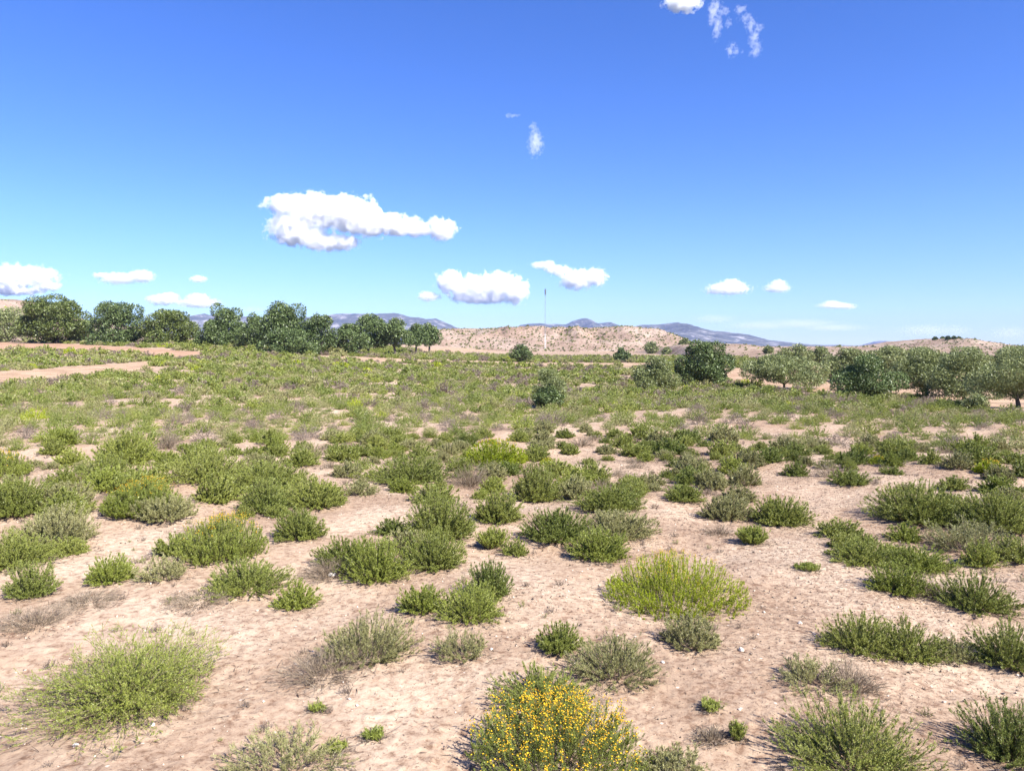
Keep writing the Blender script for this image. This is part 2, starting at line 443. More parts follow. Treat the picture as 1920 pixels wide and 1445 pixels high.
left_h, LEFTH = hill('left_hill', [(-400, 548), (-100, 556), (0, 563), (30, 567), (50, 575), (75, 588), (120, 600), (170, 606), (200, 614), (260, 625), (330, 632), (420, 641), (500, 650)],
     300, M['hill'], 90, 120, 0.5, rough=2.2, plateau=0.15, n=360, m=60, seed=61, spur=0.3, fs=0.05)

# ------------------------------------------------------------------ plants
def norm(v):
    return v / np.maximum(np.linalg.norm(v, axis=-1, keepdims=True), 1e-9)

def rand_dir(rng, n):
    return norm(rng.normal(size=(n, 3)))

def ribbons(P, w, rng, sides=2):
    """P: (n, k, 3) polylines; flat strip (2) or three sided stem (3) with tapering width w (n,)"""
    n, k, _ = P.shape
    tan = norm(np.gradient(P, axis=1))
    ref = rand_dir(rng, n)[:, None, :]
    a = norm(np.cross(tan, ref)); b = np.cross(tan, a)
    taper = np.linspace(1, 0.35, k)[None, :, None] * w[:, None, None]
    if sides == 2:
        V = np.stack((P - a * taper * .5, P + a * taper * .5), 2)
    else:
        V = np.stack([P + (a * math.cos(q) + b * math.sin(q)) * taper * .5 for q in (0, 2.094, 4.189)], 2)
    s = V.shape[2]
    V = V.reshape(-1, 3)
    base = (np.arange(n)[:, None] * k + np.arange(k - 1)[None, :]).ravel() * s
    if sides == 2:
        F = np.stack((base, base + 1, base + 3, base + 2), -1)
    else:
        F = np.concatenate([np.stack((base + q, base + (q + 1) % 3, base + 3 + (q + 1) % 3, base + 3 + q), -1) for q in range(3)])
    return V, F

def leaf_tris(pos, d, ln_, wd, rng):
    n = len(pos)
    side = norm(np.cross(d, rand_dir(rng, n)))
    wd = wd[:, None]; ln_ = ln_[:, None]
    V = np.stack((pos - side * wd * .35, pos + side * wd * .35, pos + d * ln_ * .55 + side * wd * .5, pos + d * ln_, pos + d * ln_ * .55 - side * wd * .5), 1)
    return V.reshape(-1, 3), (np.arange(n) * 5)[:, None] + np.array([[0, 1, 2, 3, 4]])

def leaf_simple(pos, d, ln_, wd, rng):
    n = len(pos)
    side = norm(np.cross(d, rand_dir(rng, n)))
    V = np.stack((pos - side * wd[:, None] * .5, pos + side * wd[:, None] * .5, pos + d * ln_[:, None]), 1)
    return V.reshape(-1, 3), (np.arange(n) * 3)[:, None] + np.array([[0, 1, 2]])

def octa(pos, r):
    n = len(pos)
    o = np.array([[1, 0, 0], [0, 1, 0], [-1, 0, 0], [0, -1, 0], [0, 0, .7], [0, 0, -.7]])
    V = (pos[:, None, :] + o[None] * r[:, None, None]).reshape(-1, 3)
    f = np.array([[0, 1, 4], [1, 2, 4], [2, 3, 4], [3, 0, 4], [1, 0, 5], [2, 1, 5], [3, 2, 5], [0, 3, 5]])
    return V, (np.arange(n)[:, None, None] * 6 + f[None]).reshape(-1, 3)

def plant(rng, W, H, stems=120, subs=6, leaves=10, leaf=0.014, lw=0.0026, sw=0.003, tmax=1.45, bend=-0.1, start=0.25,
          sublen=0.22, lobes=7, lump=0.35, flowers=0, fr=0.005, simple=True, core=0.3, upness=0.35, jitter=0.25, spread=0.75):
    """returns foliage, stems, flowers as (verts, faces)"""
    Rr = W / 2
    az = rng.uniform(0, 2 * PI, stems); th = tmax * rng.uniform(0, 1, stems) ** 0.62
    ld = rand_dir(rng, lobes); ld[:, 2] = np.abs(ld[:, 2]) * 0.8; ld = norm(ld)
    dirs = np.stack((np.sin(th) * np.cos(az), np.sin(th) * np.sin(az), np.cos(th)), -1)
    lob = np.max(dirs @ ld.T, axis=1)
    fac = (1 - lump) + lump * np.clip(lob, 0, 1) ** 5
    fac = fac * (1 - jitter * rng.uniform(0, 1, stems) ** 1.6)
    tip = dirs * np.array([Rr, Rr, H]) * fac[:, None]
    tip[:, 2] = np.maximum(tip[:, 2], 0.02 + 0.05 * H * rng.uniform(0, 1, stems))
    bpos = np.stack((np.cos(az), np.sin(az), np.zeros(stems)), -1) * (Rr * core * np.sin(th) * rng.uniform(0.2, 1.1, stems))[:, None]
    bpos += rng.normal(size=(stems, 3)) * np.array([1, 1, 0]) * 0.04 * Rr
    bpos[:, 2] = -0.02
    ctrl = bpos + (tip - bpos) * 0.5
    ctrl[:, 2] += bend * H
    ctrl += rng.normal(size=(stems, 3)) * 0.06 * Rr
    ctrl[:, 2] = np.maximum(ctrl[:, 2], 0.01)
    k = 6
    t = np.linspace(0, 1, k)[None, :, None]
    P = (1 - t) ** 2 * bpos[:, None] + 2 * t * (1 - t) * ctrl[:, None] + t * t * tip[:, None]
    sV, sF = ribbons(P, rng.uniform(0.6, 1.3, stems) * sw, rng, 3)
    L = np.linalg.norm(tip - bpos, axis=1)
    fol = []; stc = [(sV, sF)]; tips = [tip]
    upv = np.array([0, 0, 1.0])
    if subs:
        idx = np.repeat(np.arange(stems), subs); n = len(idx)
        ts = rng.uniform(start, 0.97, n)[:, None]
        q = (1 - ts) ** 2 * bpos[idx] + 2 * ts * (1 - ts) * ctrl[idx] + ts * ts * tip[idx]
        tg = norm(2 * (1 - ts) * (ctrl[idx] - bpos[idx]) + 2 * ts * (tip[idx] - ctrl[idx]))
        d = norm(tg * 0.9 + rand_dir(rng, n) * spread + upv * upness)
        sl = (sublen * L[idx] * rng.uniform(0.5, 1.2, n) * (1.15 - 0.6 * ts[:, 0]))[:, None]
        e1 = q + d * sl * .55; d2 = norm(d + upv * 0.25 * (1 if upness > 0 else 0) + rand_dir(rng, n) * 0.25); e2 = e1 + d2 * sl * .45
        e1[:, 2] = np.maximum(e1[:, 2], 0.012); e2[:, 2] = np.maximum(e2[:, 2], 0.012)
        PP = np.stack((q, e1, e2), 1)
        stc.append(ribbons(PP, np.full(n, sw * 0.45), rng, 2))
        tips.append(e2)
        if leaves:
            ii = np.repeat(np.arange(n), leaves); nn = len(ii)
            s = rng.uniform(0.08, 1.0, nn)[:, None]
            pos = np.where(s < .55, q[ii] + d[ii] * sl[ii] * s, e1[ii] + d2[ii] * sl[ii] * (s - .55))
            dd = norm(d[ii] * 0.75 + rand_dir(rng, nn) * 0.8 + upv * 0.12)
            fn = leaf_simple if simple else leaf_tris
            fol.append(fn(pos, dd, leaf * rng.uniform(0.55, 1.25, nn), lw * rng.uniform(0.7, 1.3, nn), rng))
    if leaves:
        m = max(4, int(leaves * 1.5))
        ii = np.repeat(np.arange(stems), m); nn = len(ii)
        s = rng.uniform(max(0.3, start), 1.0, nn)[:, None]
        pos = (1 - s) ** 2 * bpos[ii] + 2 * s * (1 - s) * ctrl[ii] + s * s * tip[ii]
        tg = norm(2 * (1 - s) * (ctrl[ii] - bpos[ii]) + 2 * s * (tip[ii] - ctrl[ii]))
        dd = norm(tg * 0.7 + rand_dir(rng, nn) * 0.7)
        fol.append((leaf_simple if simple else leaf_tris)(pos, dd, leaf * rng.uniform(0.55, 1.25, nn), lw * rng.uniform(0.7, 1.3, nn), rng))
    fl = None
    if flowers:
        tp = np.concatenate(tips)
        el = 2.4 * tp[:, 2] / H + 0.55 * np.hypot(tp[:, 0], tp[:, 1]) / Rr
        order = np.argsort(-(el + rng.uniform(0, 1.35, len(tp))))[:flowers]
        order = np.repeat(order[:max(1, flowers // 3)], 3)
        fp = tp[order] + np.array([0, 0, fr * .5]) + rng.normal(size=(len(order), 3)) * fr * 1.7
        # each head sits on a little stalk that rises above the leaves
        st = rng.uniform(0.0, 0.022, len(fp))[:, None] * norm(tp[order] * [1, 1, 1.6])
        stc.append(ribbons(np.stack((tp[order], tp[order] + st * .5, tp[order] + st), 1), np.full(len(fp), sw * .4), rng, 2))
        fl = octa(fp + st, fr * rng.uniform(0.6, 1.3, len(fp)))
    return fol, stc, fl

STYLES = {
 # name: (leaf material, stem material, parameters)
 'feather': ('green', 'stem', dict(bend=-0.13, lump=0.24, upness=0.35, sublen=0.14, spread=0.30, tmax=1.53, dens=1.2, start=0.34, core=0.16, jitter=0.42)),
 'bright':  ('bright', 'stem', dict(bend=-0.11, lump=0.24, upness=0.35, sublen=0.15, spread=0.40, tmax=1.53, dens=1.2, start=0.32, core=0.16, jitter=0.42)),
 'grey':    ('grey', 'greystem', dict(bend=-0.10, lump=0.28, upness=0.3, sublen=0.2, dens=0.95, spread=0.45, tmax=1.5, start=0.38)),
 'dark':    ('dark', 'stem', dict(bend=-0.12, lump=0.3, upness=0.35, sublen=0.15, spread=0.34, tmax=1.5, dens=1.25, start=0.30, core=0.16, jitter=0.4)),
 'sprawl':  ('bright', 'greystem', dict(bend=0.08, lump=0.48, upness=0.3, sublen=0.18, tmax=1.54, core=0.10, dens=1.35, spread=0.8, jitter=0.45, lobes=10)),
 'sparse':  ('grey', 'greystem', dict(bend=-0.12, lump=0.30, upness=0.3, sublen=0.30, dens=0.40, start=0.35)),
 'dead':    ('dry', 'greystem', dict(bend=0.05, lump=0.35, upness=0.1, sublen=0.34, dens=0.9, leaves=0, tmax=1.54, spread=0.9)),
 'dome':    ('yellowish', 'stem', dict(bend=-0.14, lump=0.03, upness=1.0, sublen=0.17, tmax=1.50, core=0.85, dens=3.0, jitter=0.05, spread=0.30, start=0.12)),
 'flower':  ('bright', 'stem', dict(bend=-0.14, lump=0.12, upness=0.95, sublen=0.26, tmax=1.40, core=0.70, dens=1.6, jitter=0.18, spread=0.4)),
 'weed':    ('bright', 'stem', dict(bend=0.0, lump=0.5, upness=0.2, sublen=0.4, tmax=1.53, dens=0.45, spread=0.9, jitter=0.6, core=0.6)),
 'tuft':    ('bright', 'stem', dict(bend=-0.05, lump=0.30, upness=0.6, sublen=0.25, tmax=1.1, dens=0.8, spread=0.4)),
}

def make_plant_meshes(name, style, W, H, seed, dist, flowers=0):
    """foliage, stems and flower meshes sized for how near the plant stands"""
    rng = np.random.default_rng(seed)
    lm, sm, p = STYLES[style]
    p = dict(p); dens = p.pop('dens', 1.0); nl = p.pop('leaves', None)
    px = dist / 759.0                                   # metres per rendered pixel
    leaf = max(0.0105, 1.7 * px); lw = max(0.0023, 0.46 * px)
    if style in ('dome', 'flower'): lw *= 0.85
    if style == 'sprawl': leaf *= 0.85; lw *= 1.1
    area = PI * (W / 2) * (W / 2 + H) * 1.0
    n_leaf = dens * 5.2 * area / (leaf * lw * 0.5) * 0.42
    stems = int(np.clip(110 + 800 * W * max(H, .2) / 0.35 * 0.4, 40, 620 if style not in ('dome', 'flower') else 1300) * (0.55 if dist > 9 else 1) * min(1.3, max(0.4, dens)))
    subs = 6 if dist < 9 else 4
    leaves = int(np.clip(n_leaf / (stems * subs), 3 if style not in ('dome', 'flower') else (12 if dist < 9 else 6), 26)) if nl is None else nl
    sw = max(0.0028, 0.42 * px)
    fol, stc, fl = plant(rng, W, H, stems=stems, subs=subs, leaves=leaves, leaf=leaf, lw=lw, sw=sw, flowers=flowers, fr=max(0.0042 if style != 'dome' else 0.003, 0.45 * px), **p)
    sch = [(v, f, 0) for v, f in stc]; smats = [M[sm]]
    if style in ('feather', 'bright', 'grey', 'dark', 'sprawl', 'flower') and dist < 9 and W > 0.22:
        # last years' dead wood, bare and grey, round the foot of the plant
        _, dst, _ = plant(rng, W * 1.02, H * 0.42, stems=int(20 + 40 * W), subs=4, leaves=0, sw=sw * 0.9, tmax=1.55, bend=0.03, sublen=0.3, core=0.5, jitter=0.5, spread=0.8, upness=0.1)
        sch += [(v, f, 1) for v, f in dst]; smats.append(M['greystem'])
    me_s = mesh_np('stems', sch, smats)
    me_f = mesh_np('foliage', [(v, f, 0) for v, f in fol], [M[lm]]) if fol else None
    me_b = mesh_np('flowers', [(fl[0], fl[1], 0)], [M['flower']]) if fl is not None else None
    return me_f, me_s, me_b

def box_to_world(x0, y0, x1, y1):
    """place and size of a plant seen within these pixels of the photograph, its front edge on the ground at y1"""
    cx = (x0 + x1) / 2
    f = hit(cx, y1 - 0.04 * (y1 - y0))
    W = (x1 - x0) / FPX * f[1]
    d = f[1] + 0.30 * W
    W = (x1 - x0) / FPX * d
    x = (cx - 960) / FPX * d
    g = float(G(x, d))
    v = ray(cx, y0)
    H = EYE + v.z * (d + 0.1 * W) - g
    return x, d, W, max(H, 0.06)

PLACED = []         # x, y, radius of everything that stands in the near field
def put_plant(x0, y0, x1, y1, style, label, cat='shrub', name='shrub', group=None, flowers=0, seed=None, hs=1.0, sink=0.0):
    x, d, W, H = box_to_world(x0, y0, x1, y1)
    H *= hs
    seed = seed if seed is not None else int(x0 * 7 + y0 * 3)
    root = bpy.data.objects.new(name, None)
    COL.objects.link(root)
    root.empty_display_size = 0.2
    root.location = (x, d, float(near_z(x, d)) - sink)
    root.rotation_euler = (0, 0, (seed * 1.37) % 6.28)
    tag(root, label, cat, group)
    mf, ms, mb = make_plant_meshes(name, style, W * (1.36 if style not in ('dome', 'flower') else 1.03 if style == 'dome' else 1.14), H * (1.10 if style not in ('dome', 'flower') else 1.04 if style == 'dome' else 0.86), seed, d, flowers)
    if mf: link('foliage', mf, root)
    link('stems', ms, root)
    if mb: link('blossom', mb, root)
    PLACED.append((x, d, W / 2))
    return root


NEAR = [
 # x0, y0, x1, y1, style, flowers, name, category, label
 (30, 1178, 430, 1368, 'sprawl', 0, 'shrub', 'shrub', 'widest sprawling bright green shrub with drooping outer branches in the left front corner'),
 (600, 1145, 768, 1255, 'grey', 0, 'shrub', 'shrub', 'grey-green shrub with dead grey branches splayed out on its left side'),
 (505, 1192, 690, 1290, 'dead', 0, 'dead_shrub', 'dead shrub', 'bare grey dead twigs splayed in front of the grey-green shrub'),
 (410, 1360, 652, 1480, 'sparse', 0, 'shrub', 'shrub', 'open thin-stemmed grey-green shrub cut by the bottom edge of the view'),
 (868, 1275, 1222, 1500, 'flower', 2000, 'flowering_shrub', 'flowering shrub', 'large front shrub of upright stems dotted with golden yellow flower heads'),
 (925, 1248, 1118, 1345, 'feather', 0, 'shrub', 'shrub', 'feathery green shrub rising directly behind the golden flowered front shrub'),
 (1215, 1385, 1335, 1475, 'sparse', 0, 'shrub', 'shrub', 'pale sparse shrub at the right foot of the golden flowered shrub'),
 (1130, 1034, 1413, 1158, 'dome', 480, 'flowering_shrub', 'flowering shrub', 'broad yellow-green dome shaped shrub of dense upright stems, standing alone on bare soil'),
 (1245, 1140, 1362, 1217, 'grey', 0, 'shrub', 'shrub', 'small grey-green shrub at the front foot of the yellow-green dome'),
 (1478, 1300, 1752, 1490, 'feather', 0, 'shrub', 'shrub', 'big rounded green shrub with fanned stems at the bottom right, long shadow on its left'),
 (1835, 1268, 2010, 1440, 'dark', 0, 'shrub', 'shrub', 'dark green shrub cut by the right edge with the widest shadow beside it'),
 (1555, 1134, 1700, 1235, 'feather', 0, 'shrub', 'shrub', 'left half of the elongated green shrub pair above the dead branches'),
 (1640, 1150, 1782, 1245, 'feather', 0, 'shrub', 'shrub', 'right half of the elongated green shrub pair above the dead branches'),
 (1842, 1150, 1990, 1265, 'feather', 0, 'shrub', 'shrub', 'green shrub on the right edge directly above the dark green one'),
 (1755, 1185, 1850, 1243, 'sparse', 0, 'shrub', 'shrub', 'thin shaded shrub between the elongated pair and the right edge shrubs'),
 (1470, 1215, 1600, 1298, 'sparse', 0, 'shrub', 'shrub', 'straggly olive shrub tangled with bleached dead branches'),
 (1555, 1212, 1668, 1305, 'dead', 0, 'dead_shrub', 'dead shrub', 'bleached curving dead branches lying below the elongated green shrub pair'),
 (1308, 1355, 1378, 1398, 'dead', 0, 'dead_shrub', 'dead shrub', 'small grey dead shrub beside a short green tuft near the bottom'),
 (1374, 1348, 1412, 1392, 'tuft', 0, 'shrub', 'shrub', 'short green tuft touching the small grey dead shrub'),
 (1004, 1165, 1095, 1232, 'feather', 0, 'shrub', 'shrub', 'small light green brush shaped shrub with a sharp shadow on its left'),
 (1062, 1182, 1242, 1284, 'grey', 0, 'shrub', 'shrub', 'rounded grey-green shrub behind the golden flowered front shrub'),
 (812, 1165, 922, 1248, 'sparse', 0, 'shrub', 'shrub', 'see-through grey shrub standing alone on bare soil in the centre front'),
 (742, 1090, 835, 1158, 'bright', 0, 'shrub', 'shrub', 'left yellowish part of the twin shrub above the see-through grey shrub'),
 (815, 1080, 948, 1172, 'bright', 0, 'shrub', 'shrub', 'right greener part of the twin shrub above the see-through grey shrub'),
 (868, 1034, 968, 1128, 'dark', 0, 'shrub', 'shrub', 'dark feathery shrub leaning right behind the twin shrub'),
 (508, 1085, 592, 1145, 'bright', 0, 'shrub', 'shrub', 'small yellowish green shrub at the right end of the dead brush'),
 (560, 1030, 660, 1092, 'dead', 0, 'dead_shrub', 'dead shrub', 'grey tangled dead brush near the white stone'),
 (376, 1038, 532, 1118, 'feather', 0, 'shrub', 'shrub', 'green shrub directly in front of the yellow topped dome on the left'),
 (325, 945, 494, 1062, 'flower', 420, 'flowering_shrub', 'flowering shrub', 'tall bright green dome with yellow flowers along its top, left of centre'),
 (196, 884, 332, 976, 'flower', 380, 'flowering_shrub', 'flowering shrub', 'round shrub crowned with orange-yellow flowers, further left and back'),
 (250, 922, 352, 984, 'grey', 0, 'shrub', 'shrub', 'grey based shrub pressed against the orange-yellow crowned shrub'),
 (150, 1028, 238, 1096, 'bright', 0, 'shrub', 'shrub', 'small upright green shrub beside dead brush on the left'),
 (250, 1030, 348, 1094, 'sparse', 0, 'shrub', 'shrub', 'small open shrub with separate upright shoots left of the green dome'),
 (0, 1038, 88, 1125, 'dark', 0, 'shrub', 'shrub', 'dark green shrub at the left edge just above the dead branches'),
 (-70, 990, 90, 1075, 'feather', 0, 'shrub', 'shrub', 'green shrub cut by the left edge above the dark one'),
 (18, 940, 158, 1038, 'grey', 0, 'shrub', 'shrub', 'large soft grey-green shrub near the left edge'),
 (-60, 880, 90, 975, 'feather', 0, 'shrub', 'shrub', 'tall green shrub behind the soft grey-green one at the left edge'),
 (60, 892, 160, 962, 'grey', 0, 'shrub', 'shrub', 'greyish shrub right behind the soft grey-green one on the left'),
 (-60, 828, 48, 905, 'flower', 200, 'flowering_shrub', 'flowering shrub', 'yellow topped shrub cut by the left edge'),
 (508, 950, 612, 1018, 'feather', 0, 'shrub', 'shrub', 'loose green shrub between the yellow topped dome and the centre thicket'),
 (590, 1000, 705, 1070, 'feather', 0, 'shrub', 'shrub', 'low green shrub at the left end of the centre thicket'),
 (412, 862, 572, 930, 'feather', 0, 'shrub', 'shrub', 'wide wind-combed green shrub behind the yellow topped dome'),
 (446, 892, 540, 968, 'dark', 0, 'shrub', 'shrub', 'darker shrub with a brown base in front of the wind-combed one'),
 (530, 890, 648, 958, 'feather', 0, 'shrub', 'shrub', 'green shrub at the right end of the wind-combed row'),
 (308, 838, 464, 912, 'feather', 0, 'shrub', 'shrub', 'broad green shrub to the upper right of the orange-yellow crowned shrub'),
 (152, 842, 240, 908, 'feather', 0, 'shrub', 'shrub', 'loose green shrub to the upper left of the orange-yellow crowned shrub'),
 (180, 800, 282, 878, 'bright', 0, 'shrub', 'shrub', 'yellowish green shrub above the loose one on the left'),
 (526, 836, 594, 874, 'feather', 0, 'shrub', 'shrub', 'small round shrub alone on the bare soil left of centre'),
 (620, 858, 678, 895, 'grey', 0, 'shrub', 'shrub', 'small grey-green shrub alone right of the round one'),
 (636, 900, 704, 932, 'sparse', 0, 'shrub', 'shrub', 'low thin yellowish tuft on bare soil below the small grey-green shrub'),
 (640, 995, 768, 1098, 'bright', 0, 'shrub', 'shrub', 'left front shrub of the centre thicket, bright green'),
 (748, 985, 872, 1072, 'feather', 0, 'shrub', 'shrub', 'middle front shrub of the centre thicket'),
 (752, 915, 892, 1020, 'feather', 0, 'shrub', 'shrub', 'tallest pale green shrub in the centre thicket'),
 (690, 846, 840, 912, 'feather', 0, 'shrub', 'shrub', 'wide green shrub at the back of the centre thicket'),
 (885, 912, 978, 988, 'feather', 0, 'shrub', 'shrub', 'pointed green shrub to the right of the tallest pale one'),
 (890, 982, 956, 1032, 'tuft', 0, 'shrub', 'shrub', 'small straw coloured tuft between the two centre thickets'),
 (962, 862, 1050, 944, 'feather', 0, 'shrub', 'shrub', 'arching green shrub leaning right, right of centre'),
 (868, 822, 992, 875, 'dome', 120, 'flowering_shrub', 'flowering shrub', 'low yellowish flowering shrub in the middle of the field'),
 (830, 860, 930, 915, 'dead', 0, 'dead_shrub', 'dead shrub', 'greyish purple dead shrub in front of the low yellowish one'),
 (985, 945, 1105, 1026, 'dark', 0, 'shrub', 'shrub', 'dark bluish green shrub with a deep shadow, right of centre'),
 (1085, 900, 1205, 962, 'feather', 0, 'shrub', 'shrub', 'wide green shrub at the back of the right centre thicket'),
 (1150, 895, 1214, 938, 'feather', 0, 'shrub', 'shrub', 'small pointed shrub at the back right of the right centre thicket'),
 (1100, 945, 1228, 1018, 'grey', 0, 'shrub', 'shrub', 'silvery grey shrub in the right centre thicket'),
 (1064, 985, 1185, 1056, 'bright', 0, 'shrub', 'shrub', 'yellowish green front shrub of the right centre thicket'),
 (1320, 915, 1405, 978, 'grey', 0, 'shrub', 'shrub', 'grey-green shrub left of the brush shaped one on the bare right field'),
 (1408, 916, 1520, 988, 'feather', 0, 'shrub', 'shrub', 'brush shaped green shrub leaning right on the bare right field'),
 (1384, 983, 1448, 1024, 'tuft', 0, 'shrub', 'shrub', 'single small green tuft on bare soil above the yellow-green dome'),
 (1558, 876, 1638, 914, 'dark', 0, 'shrub', 'shrub', 'low dark green shrub on bare soil, upper right'),
 (1250, 905, 1320, 945, 'feather', 0, 'shrub', 'shrub', 'low green shrub left of the grey-green one on the right field'),
 (1560, 1000, 1690, 1062, 'feather', 0, 'shrub', 'shrub', 'left shrub of the long yellowish green row at the right'),
 (1655, 1010, 1792, 1072, 'bright', 0, 'shrub', 'shrub', 'right shrub of the long yellowish green row at the right'),
 (1638, 1045, 1745, 1118, 'bright', 0, 'shrub', 'shrub', 'yellowish wispy shrub in front of the long row at the right'),
 (1768, 1062, 1908, 1150, 'feather', 0, 'shrub', 'shrub', 'green shrub slanting right with a grey dead patch on its left'),
 (1700, 1070, 1790, 1120, 'dead', 0, 'dead_shrub', 'dead shrub', 'grey dead patch left of the slanting green shrub'),
 (1648, 900, 1822, 990, 'feather', 0, 'shrub', 'shrub', 'largest swept green shrub on the right, deep shadow at its left'),
 (1795, 910, 1960, 1005, 'feather', 0, 'shrub', 'shrub', 'tall green shrub behind the bleached one at the right edge'),
 (1752, 968, 1902, 1045, 'sparse', 0, 'shrub', 'shrub', 'thin bleached grey shrub below the largest swept green shrub'),
 (1815, 1005, 1880, 1065, 'bright', 0, 'shrub', 'shrub', 'upright light green shrub below the thin bleached one at the right'),
 (1870, 1000, 1990, 1060, 'feather', 0, 'shrub', 'shrub', 'green shrub cut by the right edge beside the upright light one'),
 (1834, 862, 1892, 892, 'dome', 90, 'flowering_shrub', 'flowering shrub', 'small yellow flowering shrub near the right edge'),
 (75, 798, 142, 838, 'bright', 0, 'shrub', 'shrub', 'small yellowish shrub at the edge of the bare patch on the left'),
 (285, 800, 332, 845, 'dead', 0, 'dead_shrub', 'dead shrub', 'lilac grey dead shrub left of the broad green one'),
 (1850, 760, 1900, 0, 'x', 0, '', '', ''),
 (1255, 1058, 1256, 0, 'x', 0, '', '', ''),
]
for r in NEAR:
    if r[4] == 'x': continue
    put_plant(*r[:5], r[8], r[7], r[6], flowers=r[5])

# dead branches lying on the ground at the left
for b, lab in (((-20, 1092, 118, 1188), 'pile of brown dead branches on the sand at the left edge'),
               ((92, 1078, 215, 1140), 'thin layer of dead grey twigs beside the small upright shrub'),
               ((300, 1108, 430, 1140), 'few loose crooked twigs on bare sand above the widest shrub')):
    put_plant(*b, 'dead', lab, 'dead branches', 'dead_branches', hs=0.5)

# tiny green weeds on the bare soil
WEEDS = [((1494, 1046, 1546, 1074), 'flat bright green weed alone on the bare right field'),
         ((568, 1308, 602, 1338), 'tiny green weed on the sand right of the widest shrub'),
         ((668, 1362, 720, 1392), 'small olive weed on the sand left of the golden flowered shrub'),
         ((1318, 1308, 1364, 1334), 'small weed on speckled soil left of the big rounded shrub'),
         ((600, 1385, 645, 1412), 'little green weed beside the open thin-stemmed shrub')]
for b, lab in WEEDS:
    put_plant(*b, 'weed', lab, 'weed', 'weed', hs=0.7)

# ------------------------------------------------------------------ the middle of the field: individual shrubs
BARE = [(1230, 1000, 110, 60), (1470, 1010, 90, 60), (560, 1130, 60, 30),(70, 832, 95, 40), (20, 800, 60, 20), (470, 832, 130, 20), (600, 812, 90, 14), (560, 890, 80, 18), (700, 945, 90, 30), (860, 806, 140, 14),
        (1090, 880, 60, 26), (1230, 880, 60, 16), (1160, 790, 60, 16), (1450, 900, 60, 12), (1300, 760, 60, 8), (1500, 950, 160, 40), (240, 1000, 120, 30), (990, 790, 50, 14)]
def bare(px, py, gain=1.0):
    for cx, cy_, rx, ry in BARE:
        if ((px - cx) / rx) ** 2 + ((py - cy_) / ry) ** 2 < gain: return True
    return False

PROTO = {}
def proto(style, i, dist):
    key = (style, i, dist)
    if key not in PROTO:
        W = 0.55; H = 0.27 if style not in ('dead',) else 0.17
        mf, ms, mb = make_plant_meshes('p', style, W, H, 1000 + i * 17 + len(PROTO), dist, 150 if style in ('dome',) else 0)
        # too small in the picture to show parts: foliage, stems and flowers become one mesh
        ch = []; mats = []
        for me in (mf, ms, mb):
            if me is None: continue
            v = np.empty(len(me.vertices) * 3, np.float32); me.vertices.foreach_get('co', v)
            k = me.polygons[0].loop_total
            tot = np.empty(len(me.polygons), np.int32); me.polygons.foreach_get('loop_total', tot)
            li = np.empty(len(me.loops), np.int32); me.loops.foreach_get('vertex_index', li)
            st = np.concatenate(([0], np.cumsum(tot)[:-1]))
            v = v.reshape(-1, 3)
            for kk in np.unique(tot):
                sel = np.where(tot == kk)[0]
                f = li[st[sel][:, None] + np.arange(kk)[None, :]]
                u, inv = np.unique(f.ravel(), return_inverse=True)
                ch.append((v[u], inv.reshape(f.shape), len(mats)))
            mats.append(me.materials[0])
            bpy.data.meshes.remove(me)
        PROTO[key] = (mesh_np('shrub', ch, mats), ch, W, H)
    return PROTO[key]

rs = random.Random(7)
STY_MID = ['feather'] * 22 + ['bright'] * 9 + ['dark'] * 6 + ['grey'] * 14 + ['dead'] * 7 + ['dome']
def dens_at(x, y):
    """how densely the shrubs grow"""
    n = float(fbm(x * 0.45, y * 0.45, 3, 77))
    return n

mids = []
MID_FAR = 14.6
tries = 0
while tries < 30000 and len(mids) < 305:
    tries += 1
    d = math.sqrt(rs.uniform(5.4 ** 2, MID_FAR ** 2)); a = R(rs.uniform(-36, 36))
    x = d * math.sin(a); y = d * math.cos(a)
    z = float(G(x, y)); px, py = to_px(x, y, z)
    if px < -60 or px > 1980 or py > 1040 or (py > 925 and rs.random() < 0.3): continue
    if bare(px, py) and rs.random() < 0.85: continue
    right = px > 1150
    thr = 0.43 - 0.05 * float(smooth(12, 20, d)) - (0.05 if right else 0)
    if dens_at(x, y) < thr and rs.random() < 0.85: continue
    r = rs.uniform(0.13, 0.36)
    if any((x - q[0]) ** 2 + (y - q[1]) ** 2 < (0.70 * (r + q[2])) ** 2 for q in PLACED): continue
    PLACED.append((x, y, r)); mids.append((x, y, r, px, py))
mids.sort(key=lambda q: q[1])
ZONES = [(0, 480, 'left'), (480, 960, 'centre left'), (960, 1400, 'centre right'), (1400, 3000, 'right')]
LOOK = {'feather': ('shrub', 'shrub', 'low green shrub'), 'bright': ('shrub', 'shrub', 'low yellowish green shrub'), 'dark': ('shrub', 'shrub', 'low dark green shrub'),
        'grey': ('shrub', 'shrub', 'low grey-green shrub'), 'dead': ('dead_shrub', 'dead shrub', 'dry grey shrub'), 'dome': ('flowering_shrub', 'flowering shrub', 'rounded yellow flowering shrub')}
PLACE = {'left': 'in the middle distance at the far left', 'centre left': 'in the middle distance left of the sapling',
         'centre right': 'in the middle distance below the dark oak', 'right': 'in the middle distance below the olives'}
n_sh = 0
